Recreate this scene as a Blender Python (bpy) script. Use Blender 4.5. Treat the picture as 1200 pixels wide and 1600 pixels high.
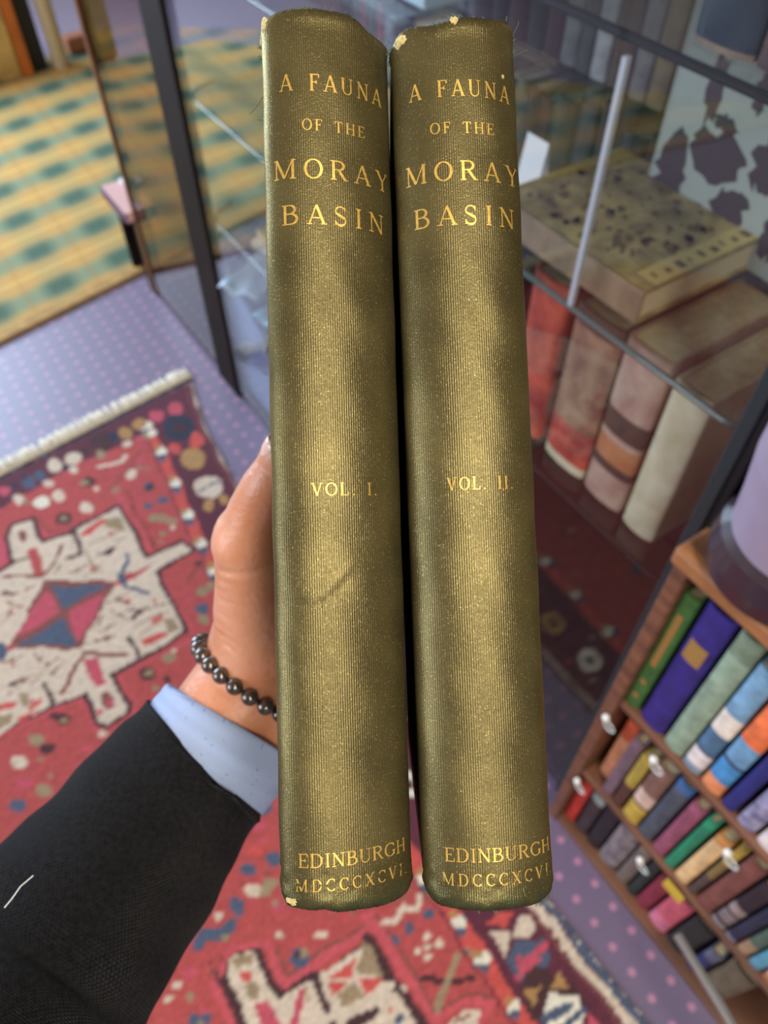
import bpy, math, random
import numpy as np
from mathutils import Vector, Matrix

for o in list(bpy.data.objects): bpy.data.objects.remove(o)
scene = bpy.context.scene
COL = scene.collection
PI = math.pi
def lin(c):
    out = []
    for v in c[:3]:
        v = v / 255.0
        out.append(v / 12.92 if v <= .04045 else ((v + .055) / 1.055) ** 2.4)
    return (*out, 1.0)

# ------------------------------------------------------------------ camera
PITCH = math.radians(51.2)
cam_data = bpy.data.cameras.new('camera'); cam = bpy.data.objects.new('camera', cam_data); COL.objects.link(cam)
cam.location = (0, 0, 1.5); cam.rotation_euler = (PI / 2 - PITCH, 0, 0)
cam_data.sensor_fit = 'HORIZONTAL'; cam_data.sensor_width = 36; cam_data.lens = 36
cam_data.clip_start = .01; cam_data.clip_end = 50
cam_data.dof.use_dof = True; cam_data.dof.focus_distance = .205; cam_data.dof.aperture_fstop = 19
scene.camera = cam
CAM = Matrix.Translation((0, 0, 1.5)) @ Matrix.Rotation(PI / 2 - PITCH, 4, 'X')
# ------------------------------------------------------------------ light
scene.view_settings.view_transform = 'Standard'; scene.view_settings.look = 'None'
scene.view_settings.gamma = 1; scene.view_settings.use_curve_mapping = False
scene.view_settings.exposure = 0.0
w = bpy.data.worlds.new('world'); scene.world = w; w.use_nodes = True
w.node_tree.nodes['Background'].inputs[0].default_value = (1.0, .93, .86, 1)
w.node_tree.nodes['Background'].inputs[1].default_value = .36
def area(name, loc, target, size, size_y, power, col):
    d = bpy.data.lights.new(name, 'AREA'); d.shape = 'RECTANGLE'; d.size = size; d.size_y = size_y
    d.energy = power; d.color = col
    o = bpy.data.objects.new(name, d); COL.objects.link(o); o.location = loc
    o.rotation_euler = (Vector(target) - Vector(loc)).to_track_quat('-Z', 'Y').to_euler()
    return o
area('window_daylight', (-3.3, 3.2, 1.6), (-.6, 1.2, .2), 2.4, 1.8, 215, (.60, .76, 1.0))
area('side_window_daylight', (-2.7, -.7, 2.0), (0, .1, 1.3), 1.5, 1.3, 54, (.78, .87, 1.0))
area('ceiling_lamp', (.42, -1.15, 2.7), (.42, -1.149, 0), .26, 2.0, 54, (1.0, .90, .74))

# ------------------------------------------------------------------ materials
MATS = {}
def mat(name, col, rough=.6, metal=0, spec=.5, noise=0, nscale=40, bump=0, bscale=200, coat=0, sheen=0, sss=0, col2=None, trans=0, stretch=None):
    if name in MATS: return MATS[name]
    m = bpy.data.materials.new(name); m.use_nodes = True; MATS[name] = m
    nt = m.node_tree; b = nt.nodes['Principled BSDF']
    b.inputs['Base Color'].default_value = lin(col)
    b.inputs['Roughness'].default_value = rough; b.inputs['Metallic'].default_value = metal
    b.inputs['Specular IOR Level'].default_value = spec
    b.inputs['Coat Weight'].default_value = coat
    b.inputs['Sheen Weight'].default_value = sheen
    if sss:
        b.inputs['Subsurface Weight'].default_value = sss
        b.inputs['Subsurface Radius'].default_value = (1, .35, .2); b.inputs['Subsurface Scale'].default_value = .006
    if trans: b.inputs['Transmission Weight'].default_value = trans
    tc = nt.nodes.new('ShaderNodeTexCoord'); src = tc.outputs['Object']
    if stretch:
        mp = nt.nodes.new('ShaderNodeMapping'); mp.inputs['Scale'].default_value = stretch
        nt.links.new(src, mp.inputs['Vector']); src = mp.outputs['Vector']
    if noise or col2:
        n = nt.nodes.new('ShaderNodeTexNoise'); n.inputs['Scale'].default_value = nscale; n.inputs['Detail'].default_value = 5
        nt.links.new(src, n.inputs['Vector'])
        r = nt.nodes.new('ShaderNodeValToRGB'); c = lin(col)
        c2 = lin(col2) if col2 else tuple(min(1, v * (1 + noise)) for v in c[:3]) + (1,)
        c1 = c if col2 else tuple(v * (1 - noise) for v in c[:3]) + (1,)
        r.color_ramp.elements[0].position = .36; r.color_ramp.elements[0].color = c1
        r.color_ramp.elements[1].position = .64; r.color_ramp.elements[1].color = c2
        nt.links.new(n.outputs['Fac'], r.inputs['Fac']); nt.links.new(r.outputs['Color'], b.inputs['Base Color'])
    if bump:
        n2 = nt.nodes.new('ShaderNodeTexNoise'); n2.inputs['Scale'].default_value = bscale; n2.inputs['Detail'].default_value = 4
        nt.links.new(src, n2.inputs['Vector'])
        bp = nt.nodes.new('ShaderNodeBump'); bp.inputs['Strength'].default_value = bump; bp.inputs['Distance'].default_value = .002
        nt.links.new(n2.outputs['Fac'], bp.inputs['Height']); nt.links.new(bp.outputs['Normal'], b.inputs['Normal'])
    return m
def cloth(col, **k):
    c = tuple(int(v) for v in col)
    return mat('cloth_%d_%d_%d' % c, c, rough=k.get('rough', .6), noise=k.get('noise', .22), nscale=k.get('nscale', 45), bump=.15, bscale=600)
def glass_mat(name, r0, tint):
    """thin clear pane: straight-through transmission plus Schlick reflection, the same from both sides"""
    m = bpy.data.materials.new(name); m.use_nodes = True; nt = m.node_tree; nt.nodes.clear(); N = nt.nodes.new; L = nt.links.new
    o = N('ShaderNodeOutputMaterial'); mx = N('ShaderNodeMixShader'); t = N('ShaderNodeBsdfTransparent'); g = N('ShaderNodeBsdfGlossy')
    ge = N('ShaderNodeNewGeometry'); d = N('ShaderNodeVectorMath'); d.operation = 'DOT_PRODUCT'; L(ge.outputs['Normal'], d.inputs[0]); L(ge.outputs['Incoming'], d.inputs[1])
    def mth(op, a, b=None):
        n = N('ShaderNodeMath'); n.operation = op
        for i, v in enumerate((a, b)):
            if v is None: continue
            if isinstance(v, (int, float)): n.inputs[i].default_value = v
            else: L(v, n.inputs[i])
        return n.outputs[0]
    c = mth('ABSOLUTE', d.outputs['Value']); p = mth('POWER', mth('SUBTRACT', 1, c), 5); f = mth('ADD', mth('MULTIPLY', p, 1 - r0), r0)
    t.inputs[0].default_value = (*tint, 1); g.inputs['Roughness'].default_value = .01
    L(f, mx.inputs[0]); L(t.outputs[0], mx.inputs[1]); L(g.outputs[0], mx.inputs[2]); L(mx.outputs[0], o.inputs[0]); return m
GLASS = glass_mat('pane_glass', .045, (.93, .95, .94))
TINTED = glass_mat('bronze_glass', .05, (.60, .47, .36))
GLASS_EDGE = mat('polished_glass_edge', (86, 104, 106), rough=.15, spec=.8, coat=.6)

# ------------------------------------------------------------------ mesh tools
class MB:
    def __init__(s): s.v = []; s.f = []; s.m = []
    def add(s, vs, fs, mi=0):
        k = len(s.v); s.v += [tuple(p) for p in vs]; s.f += [tuple(k + i for i in f) for f in fs]; s.m += [mi] * len(fs)
    def box(s, x0, x1, y0, y1, z0, z1, mi=0):
        s.add([(x0,y0,z0),(x1,y0,z0),(x1,y1,z0),(x0,y1,z0),(x0,y0,z1),(x1,y0,z1),(x1,y1,z1),(x0,y1,z1)],
              [(0,3,2,1),(4,5,6,7),(0,1,5,4),(1,2,6,5),(2,3,7,6),(3,0,4,7)], mi)
    def loft(s, rings, mi=0, cap=True, closed=True):
        n = len(rings[0]); vs = [p for r in rings for p in r]; fs = []
        for i in range(len(rings) - 1):
            for j in range(n if closed else n - 1):
                a = i * n + j; b = i * n + (j + 1) % n
                fs.append((a, b, b + n, a + n))
        if cap: fs += [tuple(range(n))[::-1], tuple(range((len(rings) - 1) * n, len(rings) * n))]
        s.add(vs, fs, mi)
    def lathe(s, prof, seg=40, c=(0, 0, 0), mi=0, mats=None):
        rings = [[(c[0] + r * math.cos(2 * PI * j / seg), c[1] + r * math.sin(2 * PI * j / seg), c[2] + z) for j in range(seg)] for r, z in prof]
        if mats is None: s.loft(rings, mi); return
        for i in range(len(rings) - 1): s.loft(rings[i:i + 2], mats[i], cap=False)
        s.add(rings[0], [tuple(range(seg))[::-1]], mats[0]); s.add(rings[-1], [tuple(range(seg))], mats[-1])
    def tube(s, pts, r, seg=8, mi=0):
        pts = [Vector(p) for p in pts]; rs = r if isinstance(r, (list, tuple)) else [r] * len(pts); rings = []
        ref = Vector((0, 0, 1))
        for i, p in enumerate(pts):
            t = (pts[min(i + 1, len(pts) - 1)] - pts[max(i - 1, 0)]).normalized()
            if abs(t.dot(ref)) > .95: ref = Vector((1, 0, 0)) if abs(t.x) < .9 else Vector((0, 1, 0))
            a = t.cross(ref).normalized(); b = t.cross(a)
            rings.append([tuple(p + rs[i] * (a * math.cos(2 * PI * k / seg) + b * math.sin(2 * PI * k / seg))) for k in range(seg)])
        s.loft(rings, mi)
    def ball(s, c, r, seg=12, rows=8, mi=0, sc=(1, 1, 1)):
        rings = []
        for i in range(1, rows):
            a = PI * i / rows
            rings.append([(c[0] + sc[0] * r * math.sin(a) * math.cos(2 * PI * j / seg), c[1] + sc[1] * r * math.sin(a) * math.sin(2 * PI * j / seg), c[2] + sc[2] * r * -math.cos(a)) for j in range(seg)])
        s.loft(rings, mi)
    def prism(s, poly, z0, z1, mi=0, axis='z'):
        n = len(poly)
        if axis == 'z': vs = [(x, y, z0) for x, y in poly] + [(x, y, z1) for x, y in poly]
        else: vs = [(x, z0, y) for x, y in poly] + [(x, z1, y) for x, y in poly]
        s.add(vs, [tuple(range(n))[::-1], tuple(range(n, 2 * n))] + [(i, (i + 1) % n, n + (i + 1) % n, n + i) for i in range(n)], mi)
    def build(s, name, mats, parent=None, smooth=False, bevel=0):
        me = bpy.data.meshes.new(name); me.from_pydata(s.v, [], s.f); me.update()
        for m in (mats if isinstance(mats, (list, tuple)) else [mats]): me.materials.append(m)
        me.polygons.foreach_set('material_index', s.m)
        import bmesh
        bm = bmesh.new(); bm.from_mesh(me); bmesh.ops.recalc_face_normals(bm, faces=bm.faces); bm.to_mesh(me); bm.free()
        if smooth: me.polygons.foreach_set('use_smooth', [True] * len(me.polygons))
        o = bpy.data.objects.new(name, me); COL.objects.link(o)
        if parent is not None: o.parent = parent
        if bevel:
            b = o.modifiers.new('bevel', 'BEVEL'); b.width = bevel; b.segments = 2; b.limit_method = 'ANGLE'
        return o
def tag(o, label, cat, group=None, kind=None):
    o['label'] = label; o['category'] = cat
    if group: o['group'] = group
    if kind: o['kind'] = kind
    return o
# cabinet frame: D along the fronts of the cabinet and bookcase, O deeper into them
CA = Vector((-.4538, 1.6813, 0)); DV = Vector((.5584, -.82957, 0)); NV = Vector((.82957, .5584, 0)); ROT = math.atan2(-.82957, .5584)
def W(D, O, Z=0): return CA + DV * D + NV * O + Vector((0, 0, Z))
def thing(name, label, cat, D=0, O=0, Z=0, group=None, rz=0, world=None):
    o = bpy.data.objects.new(name, None); COL.objects.link(o); o.empty_display_size = .05
    if world is not None: o.matrix_world = world
    else: o.location = W(D, O, Z); o.rotation_euler = (0, 0, ROT + rz)
    return tag(o, label, cat, group)
def inframe(o, D, O, Z=0, rz=0):
    o.location = W(D, O, Z); o.rotation_euler = (0, 0, ROT + rz); return o
random.seed(3)

# ------------------------------------------------------------------ floor: purple carpet with rows of pink dots
def carpet_material():
    m = bpy.data.materials.new('purple_dotted_carpet'); m.use_nodes = True; nt = m.node_tree; b = nt.nodes['Principled BSDF']
    N = nt.nodes.new; L = nt.links.new
    tc = N('ShaderNodeTexCoord')
    def dotp(v, off=0):
        d = N('ShaderNodeVectorMath'); d.operation = 'DOT_PRODUCT'; L(tc.outputs['Object'], d.inputs[0]); d.inputs[1].default_value = (*v, 0)
        a = N('ShaderNodeMath'); a.operation = 'ADD'; L(d.outputs['Value'], a.inputs[0]); a.inputs[1].default_value = off
        f = N('ShaderNodeMath'); f.operation = 'FRACT'; L(a.outputs[0], f.inputs[0])
        s = N('ShaderNodeMath'); s.operation = 'SUBTRACT'; L(f.outputs[0], s.inputs[0]); s.inputs[1].default_value = .5
        p = N('ShaderNodeMath'); p.operation = 'POWER'; L(s.outputs[0], p.inputs[0]); p.inputs[1].default_value = 2
        ab = N('ShaderNodeMath'); ab.operation = 'ABSOLUTE'; L(p.outputs[0], ab.inputs[0]); return ab
    k = 1 / .0455
    u = dotp((.56 * k, -.83 * k), .12); v = dotp((.83 * k, .56 * k), .3)
    s = N('ShaderNodeMath'); s.operation = 'ADD'; L(u.outputs[0], s.inputs[0]); L(v.outputs[0], s.inputs[1])
    r = N('ShaderNodeValToRGB'); e = r.color_ramp.elements
    e[0].position = .010; e[0].color = lin((192, 130, 160)); e[1].position = .035; e[1].color = lin((112, 94, 126))
    L(s.outputs[0], r.inputs['Fac'])
    n = N('ShaderNodeTexNoise'); n.inputs['Scale'].default_value = 260; n.inputs['Detail'].default_value = 4; L(tc.outputs['Object'], n.inputs['Vector'])
    mx = N('ShaderNodeMixRGB'); mx.blend_type = 'MULTIPLY'; mx.inputs['Fac'].default_value = .35; L(r.outputs['Color'], mx.inputs['Color1']); L(n.outputs['Fac'], mx.inputs['Color2'])
    L(mx.outputs['Color'], b.inputs['Base Color'])
    bp = N('ShaderNodeBump'); bp.inputs['Strength'].default_value = .3; bp.inputs['Distance'].default_value = .003; L(n.outputs['Fac'], bp.inputs['Height']); L(bp.outputs['Normal'], b.inputs['Normal'])
    b.inputs['Roughness'].default_value = .42; b.inputs['Specular IOR Level'].default_value = .9
    b.inputs['Sheen Weight'].default_value = .5
    return m
mb = MB(); mb.box(-5, 5, -3, 7.5, -.05, 0)
fl = mb.build('floor', carpet_material()); fl['kind'] = 'structure'
plaster = mat('cream_plaster', (190, 172, 146), rough=.9)
mb = MB(); mb.box(-5, 5, -3, 7.5, 2.75, 2.8); o = mb.build('ceiling', plaster); o['kind'] = 'structure'
mb = MB(); mb.box(-4.2, 4, 1.75, 1.80, 0, 2.75); o = inframe(mb.build('wall_right', mat('dark_panelling', (92, 66, 48), rough=.6, noise=.2, nscale=6)), 0, 0); o['kind'] = 'structure'

# ------------------------------------------------------------------ woven rug; pattern in metres on the floor
RUG = """M:-1302,1044 -990,1306 -554,1683 -495,1518 -386,1306 0,732 192,444 287,328 346,250 434,132 560,-37 -231,-381 -1707,324|
R:-1244,981 -960,1210 -834,1339 -651,1467 -394,1044 -103,619 113,313 238,125 344,-26 -239,-332 -1632,377|
M0.0084:-1196,1008 -974,1252 -660,1516|
C0.0098:-553,1672 -495,1518 -386,1306 0,732 264,313|
D0.0042:-563,1645 -506,1511 -399,1306 -13,724 251,308 388,125|
M0.0364:-652,1503 -596,1407 -538,1295 -488,1189 -440,1101 -399,1026 -332,912 -249,792 -172,681 -102,593 -37,504 24,421 75,355 128,283 168,224 210,160 237,120|
O0.028:-652,1503 -596,1407 -538,1295 -488,1189 -440,1101 -399,1026 -332,912 -249,792 -172,681 -102,593 -37,504 24,421 75,355 128,283 168,224 210,160 237,120|
W:-637,1503 -638,1492 -644,1485 -654,1485 -663,1492 -668,1503 -668,1515 -661,1522 -651,1522 -642,1515|
G:-655,1518 -656,1511 -659,1507 -665,1507 -670,1511 -673,1518 -673,1526 -669,1530 -664,1530 -659,1526|
B:-665,1486 -634,1491 -635,1457|
O:-607,1445 -607,1437 -611,1432 -618,1432 -624,1437 -627,1445 -627,1454 -623,1459 -616,1459 -610,1454|
W:-581,1407 -582,1396 -588,1389 -598,1389 -607,1396 -612,1407 -611,1419 -605,1426 -595,1426 -586,1419|
G:-599,1422 -599,1415 -603,1410 -608,1410 -614,1415 -617,1422 -616,1429 -613,1433 -607,1433 -602,1429|
B:-609,1391 -578,1395 -579,1362|
O:-550,1341 -550,1333 -555,1328 -561,1328 -567,1333 -570,1341 -570,1349 -566,1354 -559,1354 -553,1349|
W:-522,1295 -523,1284 -530,1277 -540,1277 -549,1284 -554,1295 -552,1305 -546,1312 -536,1312 -527,1305|
G:-540,1308 -541,1302 -544,1297 -550,1297 -555,1302 -558,1308 -557,1315 -554,1320 -548,1320 -543,1315|
B:-551,1279 -520,1283 -522,1251|
O:-496,1233 -497,1225 -501,1220 -507,1220 -513,1225 -517,1233 -516,1241 -512,1245 -505,1245 -499,1241|
W:-473,1189 -474,1179 -481,1173 -490,1173 -499,1179 -504,1189 -502,1200 -496,1206 -486,1206 -477,1200|
G:-490,1203 -491,1196 -495,1192 -500,1192 -505,1196 -508,1203 -507,1209 -503,1213 -498,1213 -493,1209|
B:-501,1174 -471,1178 -473,1148|
O:-448,1136 -448,1129 -453,1124 -459,1124 -465,1129 -468,1136 -467,1144 -463,1149 -456,1149 -451,1144|
W:-424,1101 -426,1091 -433,1084 -442,1084 -451,1091 -455,1101 -454,1111 -447,1117 -438,1117 -429,1111|
G:-442,1113 -443,1107 -446,1103 -452,1103 -457,1107 -459,1113 -459,1120 -455,1124 -449,1124 -444,1120|
B:-453,1086 -423,1090 -425,1060|
O:-403,1055 -404,1048 -409,1043 -415,1043 -421,1048 -424,1055 -423,1063 -418,1067 -412,1067 -406,1063|
W:-383,1026 -385,1016 -392,1010 -401,1010 -410,1016 -414,1026 -413,1036 -406,1042 -396,1042 -387,1036|
G:-400,1038 -401,1032 -405,1028 -410,1028 -415,1032 -418,1038 -417,1045 -413,1048 -408,1048 -403,1045|
B:-412,1011 -382,1015 -385,987|
O:-349,961 -351,954 -355,950 -361,950 -367,954 -370,961 -369,968 -364,972 -358,972 -352,968|
W:-317,912 -319,903 -326,897 -335,897 -344,903 -348,912 -346,921 -339,927 -329,927 -321,921|
G:-334,924 -335,918 -339,915 -344,915 -349,918 -351,924 -350,930 -346,934 -341,934 -336,930|
B:-346,898 -316,902 -320,875|
O:-275,844 -276,838 -281,833 -287,833 -292,838 -295,844 -294,851 -289,855 -283,855 -277,851|
W:-234,792 -236,783 -243,778 -252,778 -260,783 -264,792 -262,800 -255,806 -245,806 -237,800|
G:-250,803 -251,797 -255,794 -260,794 -264,797 -267,803 -266,808 -262,812 -257,812 -252,808|
B:-263,779 -233,782 -237,757|
O:-195,729 -197,723 -201,719 -207,719 -213,723 -215,729 -214,736 -209,739 -203,739 -198,736|
W:-157,681 -160,673 -167,668 -176,668 -184,673 -187,681 -185,689 -178,695 -169,695 -161,689|
G:-173,692 -174,687 -178,683 -183,683 -187,687 -189,692 -188,697 -184,700 -179,700 -175,697|
B:-186,669 -157,672 -162,648|
O:-123,631 -124,625 -129,621 -135,621 -140,625 -142,631 -141,637 -136,640 -130,640 -125,637|
W:-88,593 -90,585 -97,580 -106,580 -114,585 -117,593 -114,600 -107,605 -98,605 -91,600|
G:-103,603 -104,598 -108,595 -113,595 -117,598 -119,603 -118,608 -114,611 -109,611 -104,608|
B:-116,581 -87,584 -93,561|
O:-56,542 -57,537 -62,533 -68,533 -73,537 -75,542 -73,548 -68,552 -62,552 -58,548|
W:-23,504 -25,497 -32,492 -41,492 -48,497 -51,504 -49,511 -42,516 -33,516 -25,511|
G:-37,513 -39,509 -43,506 -47,506 -51,509 -53,513 -52,518 -48,521 -43,521 -39,518|
B:-51,493 -23,496 -29,474|
O:7,457 5,452 0,449 -5,449 -10,452 -12,457 -10,463 -5,466 0,466 5,463|
W:38,421 35,414 28,410 19,410 12,414 10,421 12,429 20,433 28,433 35,429|
G:24,431 22,426 18,423 13,423 10,426 8,431 10,435 14,438 18,438 22,435|
B:10,411 38,414 31,393|
O:62,383 61,378 56,375 50,375 46,378 44,383 46,389 51,392 56,392 61,389|
W:89,355 86,348 79,344 70,344 63,348 61,355 64,362 71,366 80,366 87,362|
G:75,364 74,360 70,357 65,357 61,360 60,364 61,368 65,371 70,371 74,368|
B:61,345 89,348 82,328|
O:115,314 113,309 108,306 102,306 98,309 96,314 98,319 103,322 109,322 113,319|
W:142,283 139,276 132,272 124,272 117,276 115,283 118,289 125,293 133,293 140,289|
G:129,291 127,287 123,284 118,284 115,287 113,291 115,295 119,298 124,298 128,295|
B:114,273 142,276 134,257|
O:161,249 159,244 154,241 148,241 144,244 143,249 145,254 149,257 155,257 159,254|
W:182,224 179,218 172,214 163,214 157,218 155,224 158,230 165,234 173,234 180,230|
G:169,232 167,228 163,226 158,226 155,228 154,232 155,236 159,239 164,239 168,236|
B:154,215 182,217 174,199|
O:202,188 199,183 195,180 189,180 185,183 184,188 186,192 190,195 196,195 200,192|
W:224,160 221,154 214,150 205,150 199,154 197,160 200,166 207,170 216,170 222,166|
G:211,168 209,164 205,161 201,161 197,164 196,168 198,171 202,174 207,174 210,171|
B:196,151 223,153 215,136|
O:236,136 234,132 229,129 223,129 219,132 218,136 220,141 225,144 230,144 235,141|
N:-516,1495 -520,1464 -538,1445 -565,1445 -590,1464 -604,1495 -601,1527 -582,1547 -555,1547 -529,1527|
K:-537,1495 -539,1483 -550,1476 -564,1476 -577,1483 -583,1495 -581,1507 -570,1515 -556,1515 -543,1507|
Q:-607,1541 -609,1526 -618,1517 -632,1517 -645,1526 -652,1541 -651,1556 -641,1565 -627,1565 -614,1556|
Q:-564,1571 -566,1556 -575,1546 -588,1546 -600,1556 -607,1571 -606,1586 -597,1595 -583,1595 -571,1586|
O:-486,1451 -487,1432 -496,1421 -508,1421 -520,1432 -527,1451 -526,1470 -517,1481 -505,1481 -493,1470|
O:-538,1415 -540,1404 -549,1397 -561,1397 -572,1404 -578,1415 -576,1427 -567,1434 -555,1434 -544,1427|
G:-469,1380 -472,1356 -487,1341 -509,1341 -528,1356 -539,1380 -536,1405 -521,1421 -499,1421 -480,1405|
T0.0056:-528,1373 -480,1388|
C:-410,1280 -415,1257 -432,1243 -455,1243 -476,1257 -487,1280 -483,1304 -466,1318 -442,1318 -421,1304|
B0.007:-473,1269 -423,1298|
G:-426,1220 -426,1208 -432,1201 -440,1201 -448,1208 -452,1220 -452,1232 -446,1240 -438,1240 -430,1232|
G:-391,1241 -392,1231 -398,1225 -406,1225 -414,1231 -418,1241 -417,1251 -411,1258 -402,1258 -395,1251|
N:-315,1149 -320,1126 -337,1112 -360,1112 -381,1126 -391,1149 -387,1173 -369,1187 -346,1187 -325,1173|
B:-340,1149 -342,1140 -347,1134 -355,1134 -362,1140 -366,1149 -364,1159 -359,1164 -351,1164 -344,1159|
C:-251,1035 -256,1014 -272,1001 -294,1001 -314,1014 -323,1035 -318,1057 -302,1070 -279,1070 -259,1057|
K:-275,1035 -276,1026 -282,1021 -289,1021 -296,1026 -299,1035 -297,1044 -292,1049 -284,1049 -278,1044|
G:-183,921 -188,901 -204,889 -226,889 -244,901 -252,921 -247,941 -231,953 -209,953 -191,941|
K:-206,921 -207,913 -213,908 -220,908 -226,913 -229,921 -227,929 -222,933 -215,933 -209,929|
C:-106,807 -111,789 -127,778 -148,778 -165,789 -172,807 -167,826 -151,837 -130,837 -113,826|
K:-128,807 -130,800 -135,795 -142,795 -148,800 -150,807 -148,814 -143,819 -136,819 -130,814|
B:-41,703 -47,686 -63,676 -82,676 -99,686 -106,703 -100,720 -84,730 -64,730 -48,720|
K:-63,703 -65,696 -70,692 -76,692 -82,696 -84,703 -82,709 -77,713 -70,713 -65,709|
G:18,619 12,604 -3,594 -22,594 -38,604 -44,619 -38,635 -23,645 -3,645 12,635|
K:-3,619 -5,613 -10,609 -16,609 -21,613 -23,619 -21,626 -16,629 -10,629 -5,626|
W:79,522 73,508 58,499 40,499 25,508 20,522 26,537 41,546 59,546 74,537|
K:60,522 58,517 53,513 46,513 42,517 40,522 42,528 47,532 53,532 58,528|
N:137,444 131,431 116,423 98,423 84,431 79,444 85,458 100,467 118,467 132,458|
B:118,444 116,439 111,436 105,436 100,439 98,444 101,450 106,453 111,453 116,450|
G:190,366 184,353 169,346 152,346 139,353 135,366 141,379 155,387 173,387 186,379|
K:172,366 170,361 165,358 159,358 155,361 153,366 155,371 160,374 166,374 170,371|
O:176,276 201,294 229,297 215,271|
C:180,267 222,267 203,227|
C:237,294 253,297 266,273 252,257 225,261|
B:206,225 225,255 279,255 283,225 263,192 226,196|
Q0.0126:229,218 281,245|
Q0.0098:223,199 260,225 226,228|
K:238,205 251,215 315,192 332,154 306,133 234,133 232,183|
G:277,183 292,209 307,183|
G:235,180 262,183 247,151|
W:260,142 276,176 317,176 330,142 311,118 261,118|
B0.0126:260,139 307,161|
B0.0112:280,124 328,151|
Q:337,145 360,127 325,112|
B:288,116 341,125 364,83 301,66|
C:300,58 361,66 382,19 320,4|
G:348,-4 404,-11 376,-55|
C0.0154:261,324 331,224 413,120 503,-4|
C:261,315 259,312 257,310 254,310 252,312 252,315 253,318 255,320 258,320 260,318|
K:277,319 276,318 273,316 269,316 267,318 266,319 267,321 270,322 274,322 276,321|
C:271,307 269,304 265,302 260,302 256,304 254,307 256,310 261,312 266,312 270,310|
K:284,311 282,309 279,308 276,308 273,309 272,311 274,313 277,314 280,314 283,313|
C:274,299 272,296 270,294 267,294 265,296 265,299 266,302 268,303 271,303 273,302|
K:290,303 289,301 286,300 282,300 280,301 279,303 280,304 283,306 287,306 289,304|
C:284,290 282,287 278,285 272,285 268,287 267,290 269,293 274,295 279,295 283,293|
K:296,294 295,293 292,291 289,291 286,293 285,294 286,296 289,297 293,297 296,296|
C:287,282 285,279 283,277 280,277 278,279 278,282 279,285 281,287 284,287 286,285|
K:303,286 301,284 298,283 295,283 292,284 292,286 293,288 296,289 299,289 302,288|
C:297,274 295,271 290,269 285,269 281,271 280,274 282,277 286,279 292,279 296,277|
K:309,278 308,276 305,275 301,275 299,276 298,278 299,280 302,281 306,281 308,280|
C:299,266 298,263 295,261 293,261 291,263 290,266 291,269 294,271 297,271 299,269|
K:315,270 314,268 311,267 308,267 305,268 304,270 305,272 308,273 312,273 314,272|
C:309,258 307,255 303,253 298,253 294,255 293,258 295,261 299,262 304,262 308,261|
K:321,262 320,260 317,259 314,259 311,260 310,262 312,263 315,265 318,265 321,263|
C:312,250 310,247 308,245 305,245 303,247 303,250 304,253 306,254 309,254 311,253|
K:328,254 326,252 323,251 320,251 317,252 316,254 318,255 321,257 324,257 327,255|
C:321,242 319,239 315,237 310,237 306,239 305,242 307,245 311,247 316,247 320,245|
K:334,246 332,244 329,243 326,243 323,244 323,246 324,248 327,249 330,249 333,248|
C:324,234 322,231 320,230 317,230 315,231 315,234 316,237 319,239 321,239 323,237|
K:340,238 338,236 335,235 332,235 329,236 329,238 330,240 333,241 336,241 339,240|
C:334,226 332,224 327,222 322,222 318,224 317,226 319,229 324,231 329,231 332,229|
K:346,230 344,228 341,227 338,227 336,228 335,230 336,232 339,233 342,233 345,232|
C:336,219 334,216 332,214 329,214 327,216 327,219 328,221 331,223 333,223 335,221|
K:352,222 350,221 347,220 344,220 341,221 341,222 342,224 345,225 348,225 351,224|
C:346,211 343,208 339,207 334,207 330,208 329,211 331,214 336,215 341,215 344,214|
K:357,215 356,213 353,212 350,212 347,213 347,215 348,216 351,217 354,217 357,216|
C:348,203 346,201 344,199 341,199 339,201 339,203 340,206 343,208 345,208 347,206|
K:363,207 362,205 359,204 356,204 353,205 353,207 354,209 357,210 360,210 363,209|
C:357,196 355,193 351,191 346,191 342,193 341,196 343,198 347,200 352,200 356,198|
K:369,199 368,198 365,197 362,197 359,198 358,199 360,201 363,202 366,202 368,201|
C:359,188 358,186 356,184 353,184 351,186 351,188 352,191 354,193 357,193 359,191|
K:375,192 374,190 371,189 367,189 365,190 364,192 366,194 368,195 372,195 374,194|
C:369,181 367,178 363,177 358,177 354,178 353,181 355,184 359,185 364,185 368,184|
K:381,184 379,183 377,182 373,182 371,183 370,184 371,186 374,187 377,187 380,186|
C:371,173 370,171 367,169 365,169 363,171 362,173 364,176 366,178 369,178 371,176|
K:386,177 385,175 382,174 379,174 376,175 376,177 377,179 380,180 383,180 386,179|
C:380,166 378,163 374,162 369,162 365,163 364,166 366,169 371,170 376,170 379,169|
K:392,170 391,168 388,167 385,167 382,168 381,170 383,171 386,172 389,172 391,171|
C:382,159 381,156 378,155 376,155 374,156 374,159 375,161 377,163 380,163 382,161|
K:398,162 396,161 393,160 390,160 388,161 387,162 388,164 391,165 394,165 397,164|
C:391,152 389,149 385,147 380,147 377,149 376,152 378,154 382,156 387,156 390,154|
K:403,155 402,154 399,153 396,153 393,154 393,155 394,157 397,158 400,158 403,157|
C:393,144 392,142 390,140 387,140 385,142 385,144 386,147 389,149 391,149 393,147|
K:409,148 407,146 405,145 401,145 399,146 398,148 400,149 402,150 406,150 408,149|
C:403,137 401,135 396,133 392,133 388,135 387,137 389,140 393,141 398,141 402,140|
K:414,141 413,139 410,138 407,138 404,139 404,141 405,142 408,143 411,143 414,142|
C:404,130 403,128 401,126 398,126 396,128 396,130 397,133 400,134 402,134 404,133|
K:420,134 418,132 416,131 412,131 410,132 409,134 411,135 413,136 417,136 419,135|
C:413,123 411,121 407,119 403,119 399,121 398,123 400,126 404,127 409,127 413,126|
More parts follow.
